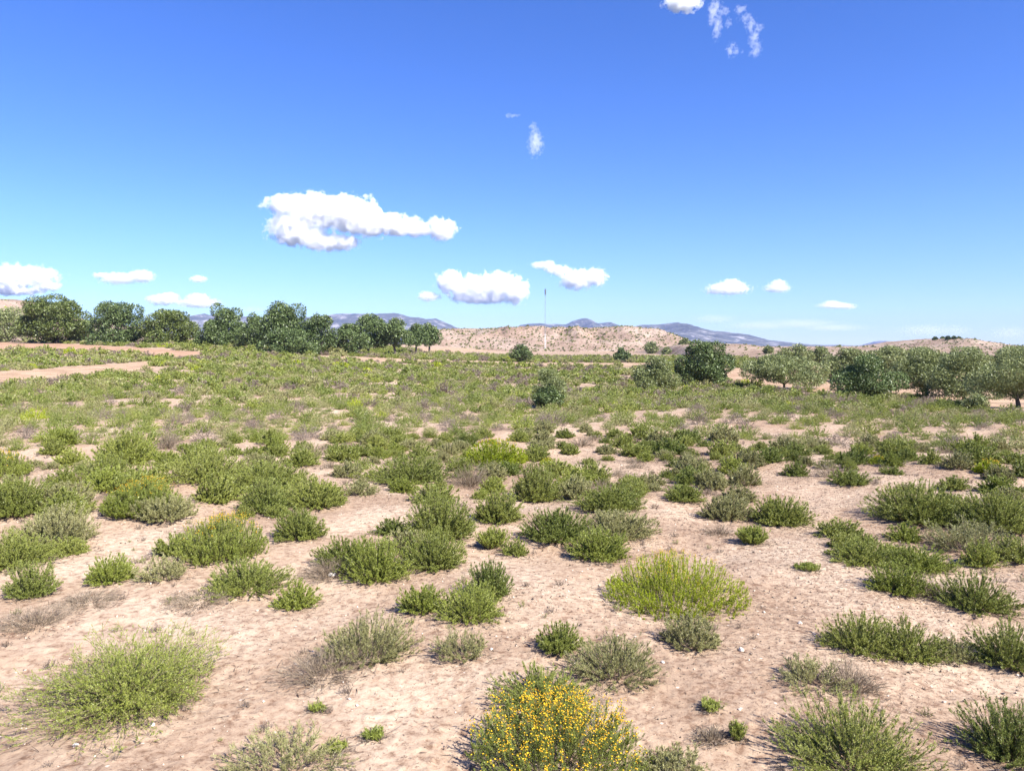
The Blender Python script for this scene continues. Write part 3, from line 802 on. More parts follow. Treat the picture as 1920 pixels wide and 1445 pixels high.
for i, (x, y, r, px, py) in enumerate(mids):
    st = rs.choice(STY_MID)
    if st not in ('dead', 'dome'):
        n_sh += 1
    dist = 9.5 if y < 12 else 13
    me, ch, W, H = proto(st, rs.randrange(3 if st in ('feather', 'bright', 'grey') else 2), dist)
    s = 2 * r / W
    nm, cat, lk = LOOK[st]
    zone = [z for a, b, z in ZONES if px < b][0]
    o = link(nm, me, None, (x, y, float(near_z(x, y)) - 0.01), rs.uniform(0, 6.28), (s, s * rs.uniform(0.8, 1.15), s * rs.uniform(0.7, 1.15)))
    o.rotation_euler[0] = rs.uniform(-.08, .08); o.rotation_euler[1] = rs.uniform(-.08, .08)
    tag(o, lk + ' ' + PLACE[zone], cat, lk + 's ' + PLACE[zone])

# ------------------------------------------------------------------ the far scrub: one mass
def scrub():
    styles = ['feather', 'bright', 'dark', 'grey', 'dead', 'dome']
    wts = [0.23, 0.03, 0.34, 0.25, 0.14, 0.01]
    mats = []
    def mi(m):
        if m not in mats: mats.append(m)
        return mats.index(m)
    packs = {}
    for s in styles:
        for lod, (ns_, nb, nl, leaf, lw) in enumerate(((90, 5, 7, 0.036, 0.0120), (64, 4, 6, 0.056, 0.021), (42, 4, 5, 0.080, 0.034), (26, 3, 5, 0.12, 0.056))):
            for k in range(3):
                rng = np.random.default_rng(500 + len(packs))
                lm, sm, p = STYLES[s]; p = dict(p); p.pop('dens', 1.0); p.pop('leaves', None); p['start'] = 0.2; p['spread'] = 0.4; p['sublen'] = 0.16; p['lump'] = 0.15; p['jitter'] = 0.25
                fol, stc, fl = plant(rng, 0.98, 0.50, stems=ns_, subs=nb, leaves=nl, leaf=leaf, lw=lw * (0.6 if s == 'dead' else 1), sw=0.01, **p)
                if s == 'dead': fol = fol + [stc[0]] if False else fol
                V = np.concatenate([f[0] for f in fol]); F = []; off = 0
                for v, f in fol: F.append(f + off); off += len(v)
                packs[(s, lod, k)] = (V, np.concatenate(F), mi(M['dark'] if s == 'feather' and k < 2 else M[lm]))
    ch = []
    n = 0; t = 0
    grid = {}
    while t < 260000 and n < 13000:
        t += 1
        d = MID_FAR - .5 + 200 * rs.random() ** 1.6; a = R(rs.uniform(-38, 38))
        x = d * math.sin(a); y = d * math.cos(a)
        if d < MID_FAR: continue
        z = float(G(x, y)); px, py = to_px(x, y, z)
        if px < -80 or px > 2000 or (bare(px, py) and rs.random() < 0.6): continue
        if in_patch(px, py, 0.6) or (600 < px < 1300 and (in_patch(px, py - 4, 0.6) or in_patch(px, py - 7, 0.6)) and rs.random() < 0.85): continue
        if px > 1400 and py < 742 and y > 45 and rs.random() < 0.93: continue
        if 780 < px < 1310 and py < 662.5 and rs.random() < 0.85: continue
        if px < 380 and py < 678 and rs.random() < 0.3: continue
        if y < 25 and any((x - q[0]) ** 2 + (y - q[1]) ** 2 < (0.7 * (0.4 + q[2])) ** 2 for q in PLACED): continue
        if (float(fbm(x * 0.38, y * 0.38, 3, 77)) < 0.43 - 0.10 * float(smooth(18, 45, d)) and rs.random() < 0.8): continue
        if not (px > 1300 and py < 800) and float(fbm(x * 0.11 + 7, y * 0.17 + 3, 3, 41)) < 0.43 and rs.random() < 0.95: continue
        r = rs.uniform(0.17, 0.44) * (1.0 + 0.7 * float(smooth(20, 45, d)) + 1.2 * float(smooth(50, 140, d)))
        key = (int(x // 1.8), int(y // 1.8))
        ok = True
        kk = 0.80 - 0.02 * float(smooth(20, 45, d))
        for gx in (-1, 0, 1):
            for gy in (-1, 0, 1):
                for q in grid.get((key[0] + gx, key[1] + gy), ()):
                    if (x - q[0]) ** 2 + (y - q[1]) ** 2 < (kk * (r + q[2])) ** 2: ok = False
        if not ok: continue
        grid.setdefault(key, []).append((x, y, r))
        s = rs.choices(styles, wts)[0]
        V, F, m_ = packs[(s, 0 if y < 22 else 1 if y < 34 else 2 if y < 58 else 3, rs.randrange(3))]
        th = rs.uniform(0, 6.28); c, sn = math.cos(th), math.sin(th); k = 2 * r / 0.98; kz = k * rs.uniform(0.65, 1.0)
        X = (V[:, 0] * c - V[:, 1] * sn) * k + x; Y = (V[:, 0] * sn + V[:, 1] * c) * k + y
        ch.append((np.stack((X, Y, V[:, 2] * kz + z), -1), F, m_))
        n += 1
    print('scrub clumps', n, 'tries', t)
    return tag(link('scrub', mesh_np('scrub', ch, mats)), 'low green and grey scrub covering the far half of the field', 'scrub', kind='stuff')
scrub()

# ------------------------------------------------------------------ trees
def tube(bm_chunks, pts, r0, r1, sides=7):
    P = np.array(pts, float); k = len(P)
    tan = norm(np.gradient(P, axis=0)); ref = np.array([0.3, 0.9, 0.1])
    a = norm(np.cross(tan, ref)); b = np.cross(tan, a)
    rr = np.linspace(r0, r1, k)[:, None]
    q = np.linspace(0, 2 * PI, sides, endpoint=False)
    V = np.stack([P + (a * math.cos(t) + b * math.sin(t)) * rr for t in q], 1).reshape(-1, 3)
    i = np.arange(k - 1)[:, None] * sides; j = np.arange(sides)[None, :]; j2 = (j + 1) % sides
    F = np.stack((i + j, i + j2, i + sides + j2, i + sides + j), -1).reshape(-1, 4)
    bm_chunks.append((V, F, 0))

def tree(x0, y0, x1, y1, kind, label, trunk=0.12, seed=None, cat='tree', name='oak_tree', group=None, lobes=17, dist=None, z=None, dens=1.0, tops=None):
    seed = seed if seed is not None else int(x0 * 3 + y0)
    rng = np.random.default_rng(abs(seed))
    cx = (x0 + x1) / 2
    if dist is None:
        p = hit(cx, y1); dist = p[1]
    x = (cx - 960) / FPX * dist
    W = (x1 - x0) / FPX * dist * (1.18 if dist > 100 else 1.32 if kind == 'olive' and x0 > 1300 else 1.08)
    top = EYE + ray(cx, y0).z * dist; bot = EYE + ray(cx, y1).z * dist
    zb = float(G(x, dist)) if z is None else z
    bot = min(bot, zb) if z is None else z
    H = top - bot
    root = bpy.data.objects.new(name, None); COL.objects.link(root)
    root.location = (x, dist, bot - 0.03)
    tag(root, label, cat, group)
    px = dist / 759.0
    Rx = W / 2; Ry = Rx * 0.95
    # lobes of the crown
    zc0 = H * trunk
    L = []
    for i in range(lobes):
        a = rng.uniform(0, 2 * PI); rr = math.sqrt(rng.uniform(0, 1)) * 0.70
        hz = rng.uniform(0.0, 1.0)
        env = math.sqrt(max(0.05, 1 - max(0, hz - 0.25) ** 2 / 0.62))
        lr = rng.uniform(0.18, 0.40)
        L.append((math.cos(a) * rr * Rx * env, math.sin(a) * rr * Ry * env, zc0 + (H - zc0) * (0.14 + 0.72 * hz), lr * Rx, lr * 0.9 * min(Rx, H * 0.55)))
    L.append((0, 0, zc0 + (H - zc0) * 0.42, 0.62 * Rx, 0.36 * (H - zc0)))
    for tx, th_ in (tops or [(rng.uniform(-.2, .2), 1.0)]):
        L.append((tx * Rx, rng.uniform(-.2, .2) * Ry, zc0 + (H - zc0) * (th_ - 0.17), 0.30 * Rx, 0.17 * (H - zc0)))
    L.append((-0.70 * Rx, 0, zc0 + (H - zc0) * rng.uniform(.3, .5), 0.30 * Rx, 0.22 * H)); L.append((0.70 * Rx, 0, zc0 + (H - zc0) * rng.uniform(.3, .5), 0.30 * Rx, 0.22 * H))
    L = np.array(L)
    ls = 1.25 * px
    area = np.sum(4 * PI * L[:, 3] * L[:, 4]) * 0.55
    n = int(np.clip(area / (ls * ls * 0.42) * 1.0 * dens, 1500, 30000))
    w = L[:, 3] * L[:, 4]; li = rng.choice(len(L), n, p=w / w.sum())
    dr = rand_dir(rng, n)
    # sprays of leaves: fine-scale lumps in every lobe
    nb = 26
    bumps = rand_dir(rng, nb)
    bl = np.max(dr @ bumps.T, axis=1)
    rad = (0.80 + 0.24 * np.clip((bl - 0.80) / 0.2, 0, 1)) * (1 - 0.30 * rng.uniform(0, 1, n) ** 2.2) * (1 + 0.06 * rng.normal(size=n))
    C = L[li][:, :3]; S = np.stack((L[li][:, 3], L[li][:, 3], L[li][:, 4]), -1)
    P = C + dr * S * rad[:, None]
    keep = (P[:, 2] > zc0 * 0.75 + 0.02 * H)
    P = P[keep]; dr = dr[keep]; n = len(P)
    dd = norm(dr * 0.5 + rand_dir(rng, n) * 0.9 + np.array([0, 0, 0.25 if kind != 'olive' else 0.1]))
    V, F = leaf_tris(P, dd, ls * rng.uniform(0.8, 1.7, n) * (1.25 if kind == 'olive' else 1), ls * rng.uniform(0.45, 0.9, n) * (0.75 if kind == 'olive' else 1), rng)
    link('crown', mesh_np('crown', [(V, F, 0)], [M[kind]]), root)
    ch = []
    tr = max(0.035 * H, 0.045)
    fork = H * max(trunk, 0.16)
    lean = rng.uniform(-.06, .06, 2) * H
    tube(ch, [(0, 0, -0.1), (lean[0] * .4, lean[1] * .4, fork * .5), (lean[0], lean[1], fork)], tr * 1.25, tr * .85)
    for k in range(min(7, len(L))):
        c = L[k]
        s = np.array([lean[0], lean[1], fork]); e = c[:3]
        m = (s + e) / 2 + rng.normal(size=3) * 0.05 * H; m[2] += 0.04 * H
        tube(ch, [s, (s * .55 + m * .45), m, e], tr * .62, tr * .16, 5)
    tme = mesh_np('trunk', ch, [M['bark']]); smooth_shade(tme)
    link('trunk', tme, root)
    PLACED.append((x, dist, Rx * .5))
    return root

OAKS = [
 (-50, 576, 60, 648, 'olive', 0.05, [(-.2, .95), (.4, 1)], 175, 'greyish green oak half cut by the left edge'),
 (42, 557, 168, 650, 'oakyellow', 0.04, [(-.35, 1), (.38, .93)], 160, 'large two-topped green oak near the left edge, widest of the left group'),
 (128, 598, 186, 650, 'oak', 0.03, None, 168, 'low dark oak bush between the two-topped oak and the next tree'),
 (174, 564, 276, 655, 'oak', 0.03, [(-.4, 1), (.1, .97), (.5, .93)], 150, 'dark three-topped oak third from the left edge'),
 (272, 579, 368, 650, 'oakyellow', 0.03, [(-.3, 1), (.3, .95)], 150, 'yellowish green broad oak under two small white clouds'),
 (372, 600, 430, 655, 'oak', 0.03, None, 138, 'small dark oak at the left foot of the narrow tall one'),
 (392, 567, 462, 655, 'oak', 0.04, [(-.4, 1), (.4, .9)], 140, 'tall narrow oak with a square left top'),
 (448, 586, 505, 658, 'oak', 0.03, None, 132, 'middle-sized oak hidden between the two tallest oaks'),
 (482, 565, 584, 664, 'oak', 0.03, [(-.1, 1), (.45, .95)], 120, 'tallest dark oak in the middle of the tree row'),
 (490, 615, 590, 672, 'oak', 0.02, None, 112, 'low round oak bush in front of the tallest oak'),
 (572, 588, 632, 668, 'oak', 0.04, None, 118, 'oak with pointed top right beside the tallest oak'),
 (626, 606, 688, 666, 'oak', 0.05, None, 122, 'round oak in the right half of the tree row'),
 (655, 590, 728, 662, 'oak', 0.18, None, 132, 'broad oak behind the round one, below the left mountain'),
 (712, 599, 772, 662, 'oak', 0.24, None, 130, 'oak with a clearly visible forked trunk'),
 (758, 608, 802, 657, 'oak', 0.30, None, 150, 'small thin-trunked tree second from the right end of the row'),
 (784, 607, 826, 654, 'oak', 0.30, None, 160, 'last small tree at the right end of the row beside the pink hill'),
]
for x0, y0, x1, y1, kd, tr, tp, dist, lab in OAKS:
    tree(x0, y0, x1, y1, kd, lab, trunk=tr, tops=tp, dist=dist, group='oaks in the tree row at the left', name='oak_tree')
# trees standing alone in the field
tree(958, 645, 997, 679, 'oak', 'small round dark oak bush between the two dirt roads', trunk=0.03, name='oak_tree')
tree(1152, 651, 1181, 679, 'oak', 'smallest oak bush right of the round one, beside the dirt road', trunk=0.03, name='oak_tree')
tree(1190, 667, 1274, 734, 'olive', 'grey-green shaggy young oak left of the dark round oak', trunk=0.03, name='oak_tree', dens=1.2)
tree(1268, 637, 1374, 722, 'oak', 'dark dense cone shaped oak, largest tree standing in the field', trunk=0.03, name='oak_tree', dens=1.3, tops=[(-.25, 1)])
tree(998, 688, 1060, 764, 'olive', 'loose young oak sapling with open pale top in the centre of the field', trunk=0.04, name='oak_sapling', dens=0.75, tops=[(-.3, 1), (.3, .97)])
tree(1000, 722, 1056, 766, 'oak', 'dark lower bush at the foot of the sapling', trunk=0.02, name='oak_bush', cat='bush')
OLV = [
 (1408, 664, 1534, 730, 'olive', 0.14, None, 'wide olive tree with drooping branches standing left of the gap in the grove'),
 (1464, 645, 1518, 690, 'olive', 0.15, 95, 'olive tree behind the wide drooping one'),
 (1518, 650, 1556, 680, 'olive', 0.15, 130, 'small distant olive tree in the gap of the grove'),
 (1552, 654, 1632, 726, 'olive', 0.12, 66, 'olive tree behind the dark bushy tree at its left'),
 (1562, 667, 1698, 750, 'oak', 0.03, None, 'dark bushy tree in front of the olive grove'),
 (1620, 651, 1712, 712, 'olive', 0.15, 75, 'olive tree behind the dark bushy tree at its right'),
 (1688, 655, 1795, 747, 'olive', 0.18, None, 'olive tree with a slim trunk visible against bare sand'),
 (1760, 654, 1862, 752, 'olive', 0.06, None, 'dense olive tree second from the right edge'),
 (1836, 652, 1990, 764, 'olive', 0.15, None, 'olive tree at the right edge with a thick dark trunk'),
 (1775, 650, 1850, 700, 'olive', 0.15, 78, 'olive tree in the back row below the knoll'),
 (1690, 652, 1770, 702, 'olive', 0.12, 84, 'olive tree in the back row between the slim trunk tree and the dark bushy one'),
 (1930, 648, 2010, 704, 'olive', 0.12, 74, 'olive tree cut by the right edge in the back row'),
 (1855, 650, 1950, 705, 'olive', 0.15, 80, 'olive tree in the back row at the right edge'),
]
for x0, y0, x1, y1, kd, tr, dist, lab in OLV:
    tree(x0, y0, x1, y1, kd, lab, trunk=tr, dist=dist, name='olive_tree' if kd == 'olive' else 'oak_tree', cat='olive tree' if kd == 'olive' else 'tree', group='trees of the olive grove', dens=1.25, lobes=15)
tree(1812, 735, 1852, 768, 'olive', 'small pale olive shoot at the foot of the dense olive tree', trunk=0.03, name='olive_shoot', cat='bush')

# shrubs and little trees dotted on the hills
def on_hill(grid, px, py):
    P = grid.reshape(-1, 3)
    q = (960 + FPX * P[:, 0] / P[:, 1]); r_ = 648 - FPX * (P[:, 2] - EYE) / P[:, 1]
    D = np.hypot(q - px, (r_ - py) * 1.0) + 0.004 * P[:, 1]
    return P[np.argmin(D)]
CREST = [(1752, 637, 12, 'leftmost dark bush on the top of the knoll'), (1766, 636, 9, 'smallest dark bush on the top of the knoll'), (1776, 637, 15, 'biggest dark bush in the middle of the knoll top'),
         (1787, 636, 12, 'fourth dark bush from the left on the knoll top'), (1797, 637, 13, 'rightmost dark bush on the top of the knoll')]
for px, py, w, lab in CREST:
    p = on_hill(KNOLL, px, py)
    tree(px - w * .24, py - w * .36, px + w * .24, py + 1, 'oak', lab, trunk=0.02, name='hill_bush', cat='bush', group='bushes on the knoll top', dist=p[1], z=p[2] - .2)
for px, py, w, h, lab in ((1222, 662, 24, 22, 'small grey bush on the slope above the dark round oak'), (1250, 664, 16, 12, 'small round bush on the slope right of the grey one'),
                          (1284, 650, 20, 16, 'bush just above the left shoulder of the dark round oak'), (1440, 662, 16, 14, 'dark shrub at the end of the pale low rise')):
    p = on_hill(LOWR, px, py)
    tree(px - w / 2, py - h, px + w / 2, py, 'olive', lab, trunk=0.05, name='hill_bush', cat='bush', dist=p[1] - 3, z=p[2] - .3)

def hill_scrub():
    mats = [M['dark'], M['grey'], M['yellowish'], M['oak']]
    ch = []
    rng = np.random.default_rng(3)
    packs = []
    for k in range(3):
        fol, _, _ = plant(rng, 1.0, 0.6, stems=8, subs=3, leaves=2, leaf=0.32, lw=0.16, sw=0.01, bend=-0.05)
        V = np.concatenate([f[0] for f in fol]); F = []; off = 0
        for v, f in fol: F.append(f + off); off += len(v)
        packs.append((V, np.concatenate(F)))
    for grid, n, smin, smax in ((MESA, 2600, .5, 2.0), (LOWR, 1100, .4, 1.4), (KNOLL, 900, .5, 1.5), (LEFTH, 1100, .5, 2.0)):
        mm, nn, _ = grid.shape
        for q in range(n):
            i = int(rng.uniform(0, 0.72) * mm); j = int(rng.uniform(0.01, .98) * nn)
            f1, f2 = rng.uniform(0, 1, 2)
            P = grid[i, j] * (1 - f1) + grid[min(i + 1, mm - 1), j] * f1
            P = P + (grid[i, min(j + 1, nn - 1)] - grid[i, j]) * f2
            if P[2] < -1.6: continue
            V, F = packs[q % 3]
            s = rng.uniform(smin, smax) * (1.2 if rng.random() < .1 else .8)
            ch.append((V * [s, s, s * .8] + P - [0, 0, .1], F, int(rng.choice(4, p=[.4, .32, .04, .24]))))
    return tag(link('hillside_scrub', mesh_np('hillside_scrub', ch, mats)), 'dark dots of low scrub scattered over the pink and pale hills', 'scrub', kind='stuff')
hill_scrub()

# ------------------------------------------------------------------ mast
def mast():
    D = 400.0; x = (1022 - 960) / FPX * D
    z0 = -1.5; z1 = EYE + (648 - 541) / FPX * D
    root = bpy.data.objects.new('radio_mast', None); COL.objects.link(root); root.location = (x, D, z0)
    tag(root, 'tall thin lattice mast standing before the pink hill', 'mast')
    pale = rough_mat('mast_galvanised', [(0, (0.20, 0.22, 0.26)), (1, (0.28, 0.30, 0.34))]); white = rough_mat('mast_white', [(0, (0.75, 0.75, 0.75)), (1, (0.8, 0.8, 0.8))]); steel = rough_mat('mast_steel', [(0, (0.10, 0.12, 0.15)), (1, (0.14, 0.16, 0.19))])
    H = z1 - z0; w = 0.26
    def lattice(za, zb, w, r, mat, nm):
        ch = []; c = [(math.cos(t) * w, math.sin(t) * w) for t in (0.4, 2.494, 4.589)]
        for a in c: tube(ch, [(a[0], a[1], za), (a[0], a[1], zb)], r, r, 4)
        k = max(2, int((zb - za) / 1.1)); zz = np.linspace(za, zb, k + 1)
        for q in range(k):
            for s in range(3):
                a, b = c[s], c[(s + 1) % 3]
                tube(ch, [(a[0], a[1], zz[q]), (b[0], b[1], zz[q + 1])], r * .6, r * .6, 3)
                tube(ch, [(a[0], a[1], zz[q]), (b[0], b[1], zz[q])], r * .6, r * .6, 3)
        link(nm, mesh_np(nm, ch, [mat]), root)
    lattice(0, 6.5, 0.40, 0.04, white, 'lower_section')
    lattice(6.5, 9.5, 0.34, 0.035, white, 'middle_section')
    lattice(9.5, H - 4.4, 0.15, 0.028, pale, 'upper_section')
    ch = []
    tube(ch, [(0, 0, H - 4.4), (0, 0, H)], 0.16, 0.1, 6)
    for q in range(3):
        t = q * 2.094
        tube(ch, [(math.cos(t) * .3, math.sin(t) * .3, H - 3.4), (math.cos(t) * .3, math.sin(t) * .3, H - .6)], 0.2, 0.2, 6)
    link('antenna', mesh_np('antenna', ch, [steel]), root)
    for q in range(3):
        ch = []; t = q * 2.094 + .3
        tube(ch, [(0, 0, H * .8), (math.cos(t) * 9, math.sin(t) * 9, 0.4)], 0.012, 0.012, 3)
        link('guy_wire', mesh_np('guy_wire', ch, [steel]), root)
mast()

# ------------------------------------------------------------------ stones, pebbles and litter
def rock_mesh(name, r, seed, mat, sub=3):
    bm = bmesh.new(); bmesh.ops.create_icosphere(bm, subdivisions=sub, radius=1)
    rng = np.random.default_rng(seed); pl = rand_dir(rng, 9); h = rng.uniform(.62, .95, 9)
    for v in bm.verts:
        c = np.array(v.co); c = c / np.linalg.norm(c)
        s = 1.0
        for p, hh in zip(pl, h):
            dt = c @ p
            if dt > 0: s = min(s, hh / dt if dt > .3 else 9)
        v.co = Vector(c * s * [r, r * .8, r * .6])
    me = bpy.data.meshes.new(name); bm.to_mesh(me); bm.free(); me.materials.append(mat)
    return me
M['stone'] = rough_mat('pale_stone', [(0.3, (0.48, 0.42, 0.35)), (0.7, (0.74, 0.69, 0.60))], 12)
STONES = [(622, 1078, .035, 'largest white stone, beside the grey tangled dead brush'), (285, 1365, .018, 'white stone in front of the widest sprawling shrub'), (142, 1397, .014, 'white stone on the sand in the bottom left corner'),
          (1500, 1172, .018, 'white stone left of the elongated shrub pair'), (1243, 1238, .014, 'small white stone right of the rounded grey-green shrub'), (1390, 1215, .022, 'flat pale stone below the yellow-green dome')]
for px, py, r, lab in STONES:
    x, y = hit(px, py)
    o = link('stone', rock_mesh('stone', r, int(px), M['stone'], 2), None, (x, y, float(near_z(x, y)) + r * .25), px)
    tag(o, lab, 'stone')
# block shaped outcrop with a bush on the far plain, and pale boulders by the dark oak
for px, py, w, h, lab in ((1621, 656, 15, 9, 'orange block shaped rock on the skyline left of the knoll'), (1336, 657, 14, 11, 'pale boulder on the low rise behind the dark round oak')):
    p = on_hill(LOWR, px, py); d = p[1] - 2
    r = w / FPX * d / 2
    o = link('boulder', rock_mesh('boulder', 1.0, int(px), M['hill_pale'], 3), None, ((px - 960) / FPX * d, d, EYE + (648 - (py - h / 2)) / FPX * d), .3, (r, r, h / w * r * 1.6))
    tag(o, lab, 'boulder')

def stubble():
    rng = np.random.default_rng(77)
    mats = [M['dry'], M['grey'], M['bright']]
    packs = []
    for k in range(6):
        fol, stc, _ = plant(rng, 0.11, 0.045, stems=14, subs=3, leaves=3 if k % 2 else 1, leaf=0.010, lw=0.0028, sw=0.0022, tmax=1.5, bend=-0.02, jitter=0.6, sublen=0.35)
        fol = fol + ([stc[0], stc[1]] if False else [])
        V = np.concatenate([f[0] for f in fol]); F = []; off = 0
        for v, f in fol: F.append(f + off); off += len(v)
        packs.append((V, np.concatenate(F), stc))
    ch = []
    for q in range(1500):
        d = math.sqrt(rng.uniform(2.3 ** 2, 14 ** 2)); a = math.radians(rng.uniform(-37, 37)); x = d * math.sin(a); y = d * math.cos(a)
        if float(fbm(x * .8 + 31, y * .8, 3, 12)) < 0.44: continue
        z = float(near_z(x, y)); V, F, stc = packs[q % 6]; s = rng.uniform(.4, 1.3) * (0.8 + d * .05); th = rng.uniform(0, 6.28)
        c, sn = math.cos(th), math.sin(th); Rm = np.array([[c, sn, 0], [-sn, c, 0], [0, 0, 1]])
        m_ = int(rng.choice(3, p=[.62, .23, .15]))
        ch.append((V @ Rm * s + [x, y, z], F, m_))
        for v, f in stc: ch.append((v @ Rm * s + [x, y, z], f, 0))
    tag(link('stubble', mesh_np('stubble', ch, mats)), 'tiny dry tufts and stubble between the shrubs', 'ground cover', kind='stuff')
stubble()

def litter():
    rng = np.random.default_rng(9)
    n = 34000
    d = np.sqrt(rng.uniform(2.2 ** 2, 12 ** 2, n * 2)); a = np.radians(rng.uniform(-37, 37, n * 2))
    x = d * np.sin(a); y = d * np.cos(a)
    m = fbm(x * .9, y * .9, 3, 99) + 0.07 * np.clip(x, -2, 2) + rng.uniform(-.12, .12, len(x))
    sel = m > 0.40
    x = x[sel][:n]; y = y[sel][:n]; n = len(x)
    z = near_z(x, y) + 0.003
    th = rng.uniform(0, 2 * PI, n); ln_ = 0.005 + 0.032 * rng.uniform(0, 1, n) ** 2.5
    dv = np.stack((np.cos(th), np.sin(th), rng.uniform(-.15, .3, n)), -1)
    p0 = np.stack((x, y, z), -1); p1 = p0 + dv * ln_[:, None] * .5 + rng.normal(size=(n, 3)) * .0015; p2 = p1 + dv * ln_[:, None] * .5
    V, F = ribbons(np.stack((p0, p1, p2), 1), rng.uniform(.0015, .004, n), rng, 3)
    mat = leaf_mat('litter', (0.06, 0.042, 0.03), (0.14, 0.10, 0.075), (0.26, 0.21, 0.16), trans=0, obj_var=0)
    tag(link('plant_litter', mesh_np('plant_litter', [(V, F, 0)], [mat])), 'tiny dark broken twigs strewn over the bare soil', 'litter', kind='stuff')
    px_, py_ = [], []
    for (qx, qy, qr) in PLACED:
        if qy < 12:
            k = int(60 + 700 * qr); a = rng.uniform(0, 2 * PI, k); rr_ = qr * rng.uniform(0.2, 1.25, k) ** .8
            px_.append(qx + np.cos(a) * rr_); py_.append(qy + np.sin(a) * rr_)
    x = np.concatenate(px_); y = np.concatenate(py_); n = len(x); z = near_z(x, y) + 0.004
    th = rng.uniform(0, 2 * PI, n); ln_ = 0.01 + 0.07 * rng.uniform(0, 1, n) ** 2.5
    dv = np.stack((np.cos(th), np.sin(th), rng.uniform(-.05, .25, n)), -1)
    p0 = np.stack((x, y, z), -1); p1 = p0 + dv * ln_[:, None] * .5 + rng.normal(size=(n, 3)) * .003; p2 = p1 + dv * ln_[:, None] * .5
    V, F = ribbons(np.stack((p0, p1, p2), 1), rng.uniform(.0018, .004, n), rng, 3)
    tag(link('fallen_twigs', mesh_np('fallen_twigs', [(V, F, 0)], [mat])), 'fallen brown twigs collected round the feet of the shrubs', 'litter', kind='stuff')
    n = 26000
    d = np.sqrt(rng.uniform(2.2 ** 2, 13 ** 2, n)); a = np.radians(rng.uniform(-37, 37, n)); x = d * np.sin(a); y = d * np.cos(a)
    m = fbm(x * .7 + 4, y * .7, 3, 199) + 0.09 * np.clip(x, -1.6, 1.6) + rng.uniform(-.12, .12, n)
    x = x[m > .44]; y = y[m > .44]; n = len(x)
    r = 0.002 + 0.0065 * rng.uniform(0, 1, n) ** 2.5
    V, F = octa(np.stack((x, y, near_z(x, y) + r * .4), -1), r); V = V + rng.normal(size=V.shape) * np.repeat(r, 6)[:, None] * .4
    tag(link('crumbs', mesh_np('crumbs', [(V, F, 0)], [mat])), 'dark crumbs of dry leaf and soil on the bare ground', 'litter', kind='stuff')
    n = 3200
    d = np.sqrt(rng.uniform(2.2 ** 2, 12 ** 2, n)); a = np.radians(rng.uniform(-37, 37, n)); x = d * np.sin(a); y = d * np.cos(a)
    r = 0.0025 + 0.009 * rng.uniform(0, 1, n) ** 4
    P = np.stack((x, y, near_z(x, y) + r * .2), -1)
    V, F = octa(P, r); V = V + rng.normal(size=V.shape) * np.repeat(r, 6)[:, None] * .22
    mat = leaf_mat('pebble', (0.36, 0.27, 0.20), (0.52, 0.42, 0.33), (0.74, 0.67, 0.58), trans=0, obj_var=0)
    tag(link('pebbles', mesh_np('pebbles', [(V, F, 0)], [mat])), 'small pale pebbles scattered over the sand', 'pebbles', kind='stuff')
litter()

# ------------------------------------------------------------------ clouds
def cloud_mat(centres, radii, thick, dens, seed, tear):
    """vapour that thins out towards the edge of the billows and is torn by turbulence"""
    m, ns, ln = new_mat('cloud')
    out = ns.new('ShaderNodeOutputMaterial'); v = ns.new('ShaderNodeVolumePrincipled')
    v.inputs['Color'].default_value = (1, 1, 1, 1); v.inputs['Anisotropy'].default_value = 0.0
    tc = ns.new('ShaderNodeTexCoord')
    nz = ns.new('ShaderNodeTexNoise'); nz.inputs['Scale'].default_value = 2.0 / thick; nz.inputs['Detail'].default_value = 6; nz.inputs['Roughness'].default_value = 0.62
    of = ns.new('ShaderNodeVectorMath'); of.operation = 'ADD'; of.inputs[1].default_value = (seed * 517.0, seed * 91.0, 0)
    ln.new(tc.outputs['Object'], of.inputs[0]); ln.new(of.outputs[0], nz.inputs['Vector'])
    last = None
    for c, r_ in zip(centres, radii):
        a = ns.new('ShaderNodeVectorMath'); a.operation = 'SUBTRACT'; a.inputs[1].default_value = c; ln.new(tc.outputs['Object'], a.inputs[0])
        b = ns.new('ShaderNodeVectorMath'); b.operation = 'DIVIDE'; b.inputs[1].default_value = r_; ln.new(a.outputs[0], b.inputs[0])
        l = ns.new('ShaderNodeVectorMath'); l.operation = 'LENGTH'; ln.new(b.outputs[0], l.inputs[0])
        if last is None: last = l.outputs['Value']
        else:
            mn = ns.new('ShaderNodeMath'); mn.operation = 'SMOOTH_MIN'; mn.inputs[2].default_value = 0.25
            ln.new(last, mn.inputs[0]); ln.new(l.outputs['Value'], mn.inputs[1]); last = mn.outputs[0]
    # field = 1 - distance + tear * (noise - 0.5)
    f1 = ns.new('ShaderNodeMath'); f1.operation = 'MULTIPLY_ADD'; f1.inputs[1].default_value = tear; f1.inputs[2].default_value = 1.0 - tear * 0.5
    ln.new(nz.outputs[0], f1.inputs[0])
    f2 = ns.new('ShaderNodeMath'); f2.operation = 'SUBTRACT'; ln.new(f1.outputs[0], f2.inputs[0]); ln.new(last, f2.inputs[1])
    mr = ns.new('ShaderNodeMapRange'); mr.inputs['From Min'].default_value = 0.0; mr.inputs['From Max'].default_value = 0.5; mr.inputs['To Max'].default_value = dens
    ln.new(f2.outputs[0], mr.inputs['Value']); ln.new(mr.outputs[0], v.inputs['Density'])
    ln.new(v.outputs[0], out.inputs['Volume'])
    m.cycles.volume_step_rate = 0.12
    return m
CD = 14000.0

def _h3(ix, iy, iz, seed):
    n = (ix * 374761393 + iy * 668265263 + iz * 2147483647 + seed * 1442695041) & 0xffffffff
    n = ((n ^ (n >> 13)) * 1274126177) & 0xffffffff
    return ((n ^ (n >> 16)) & 0xffff) / 65535.0

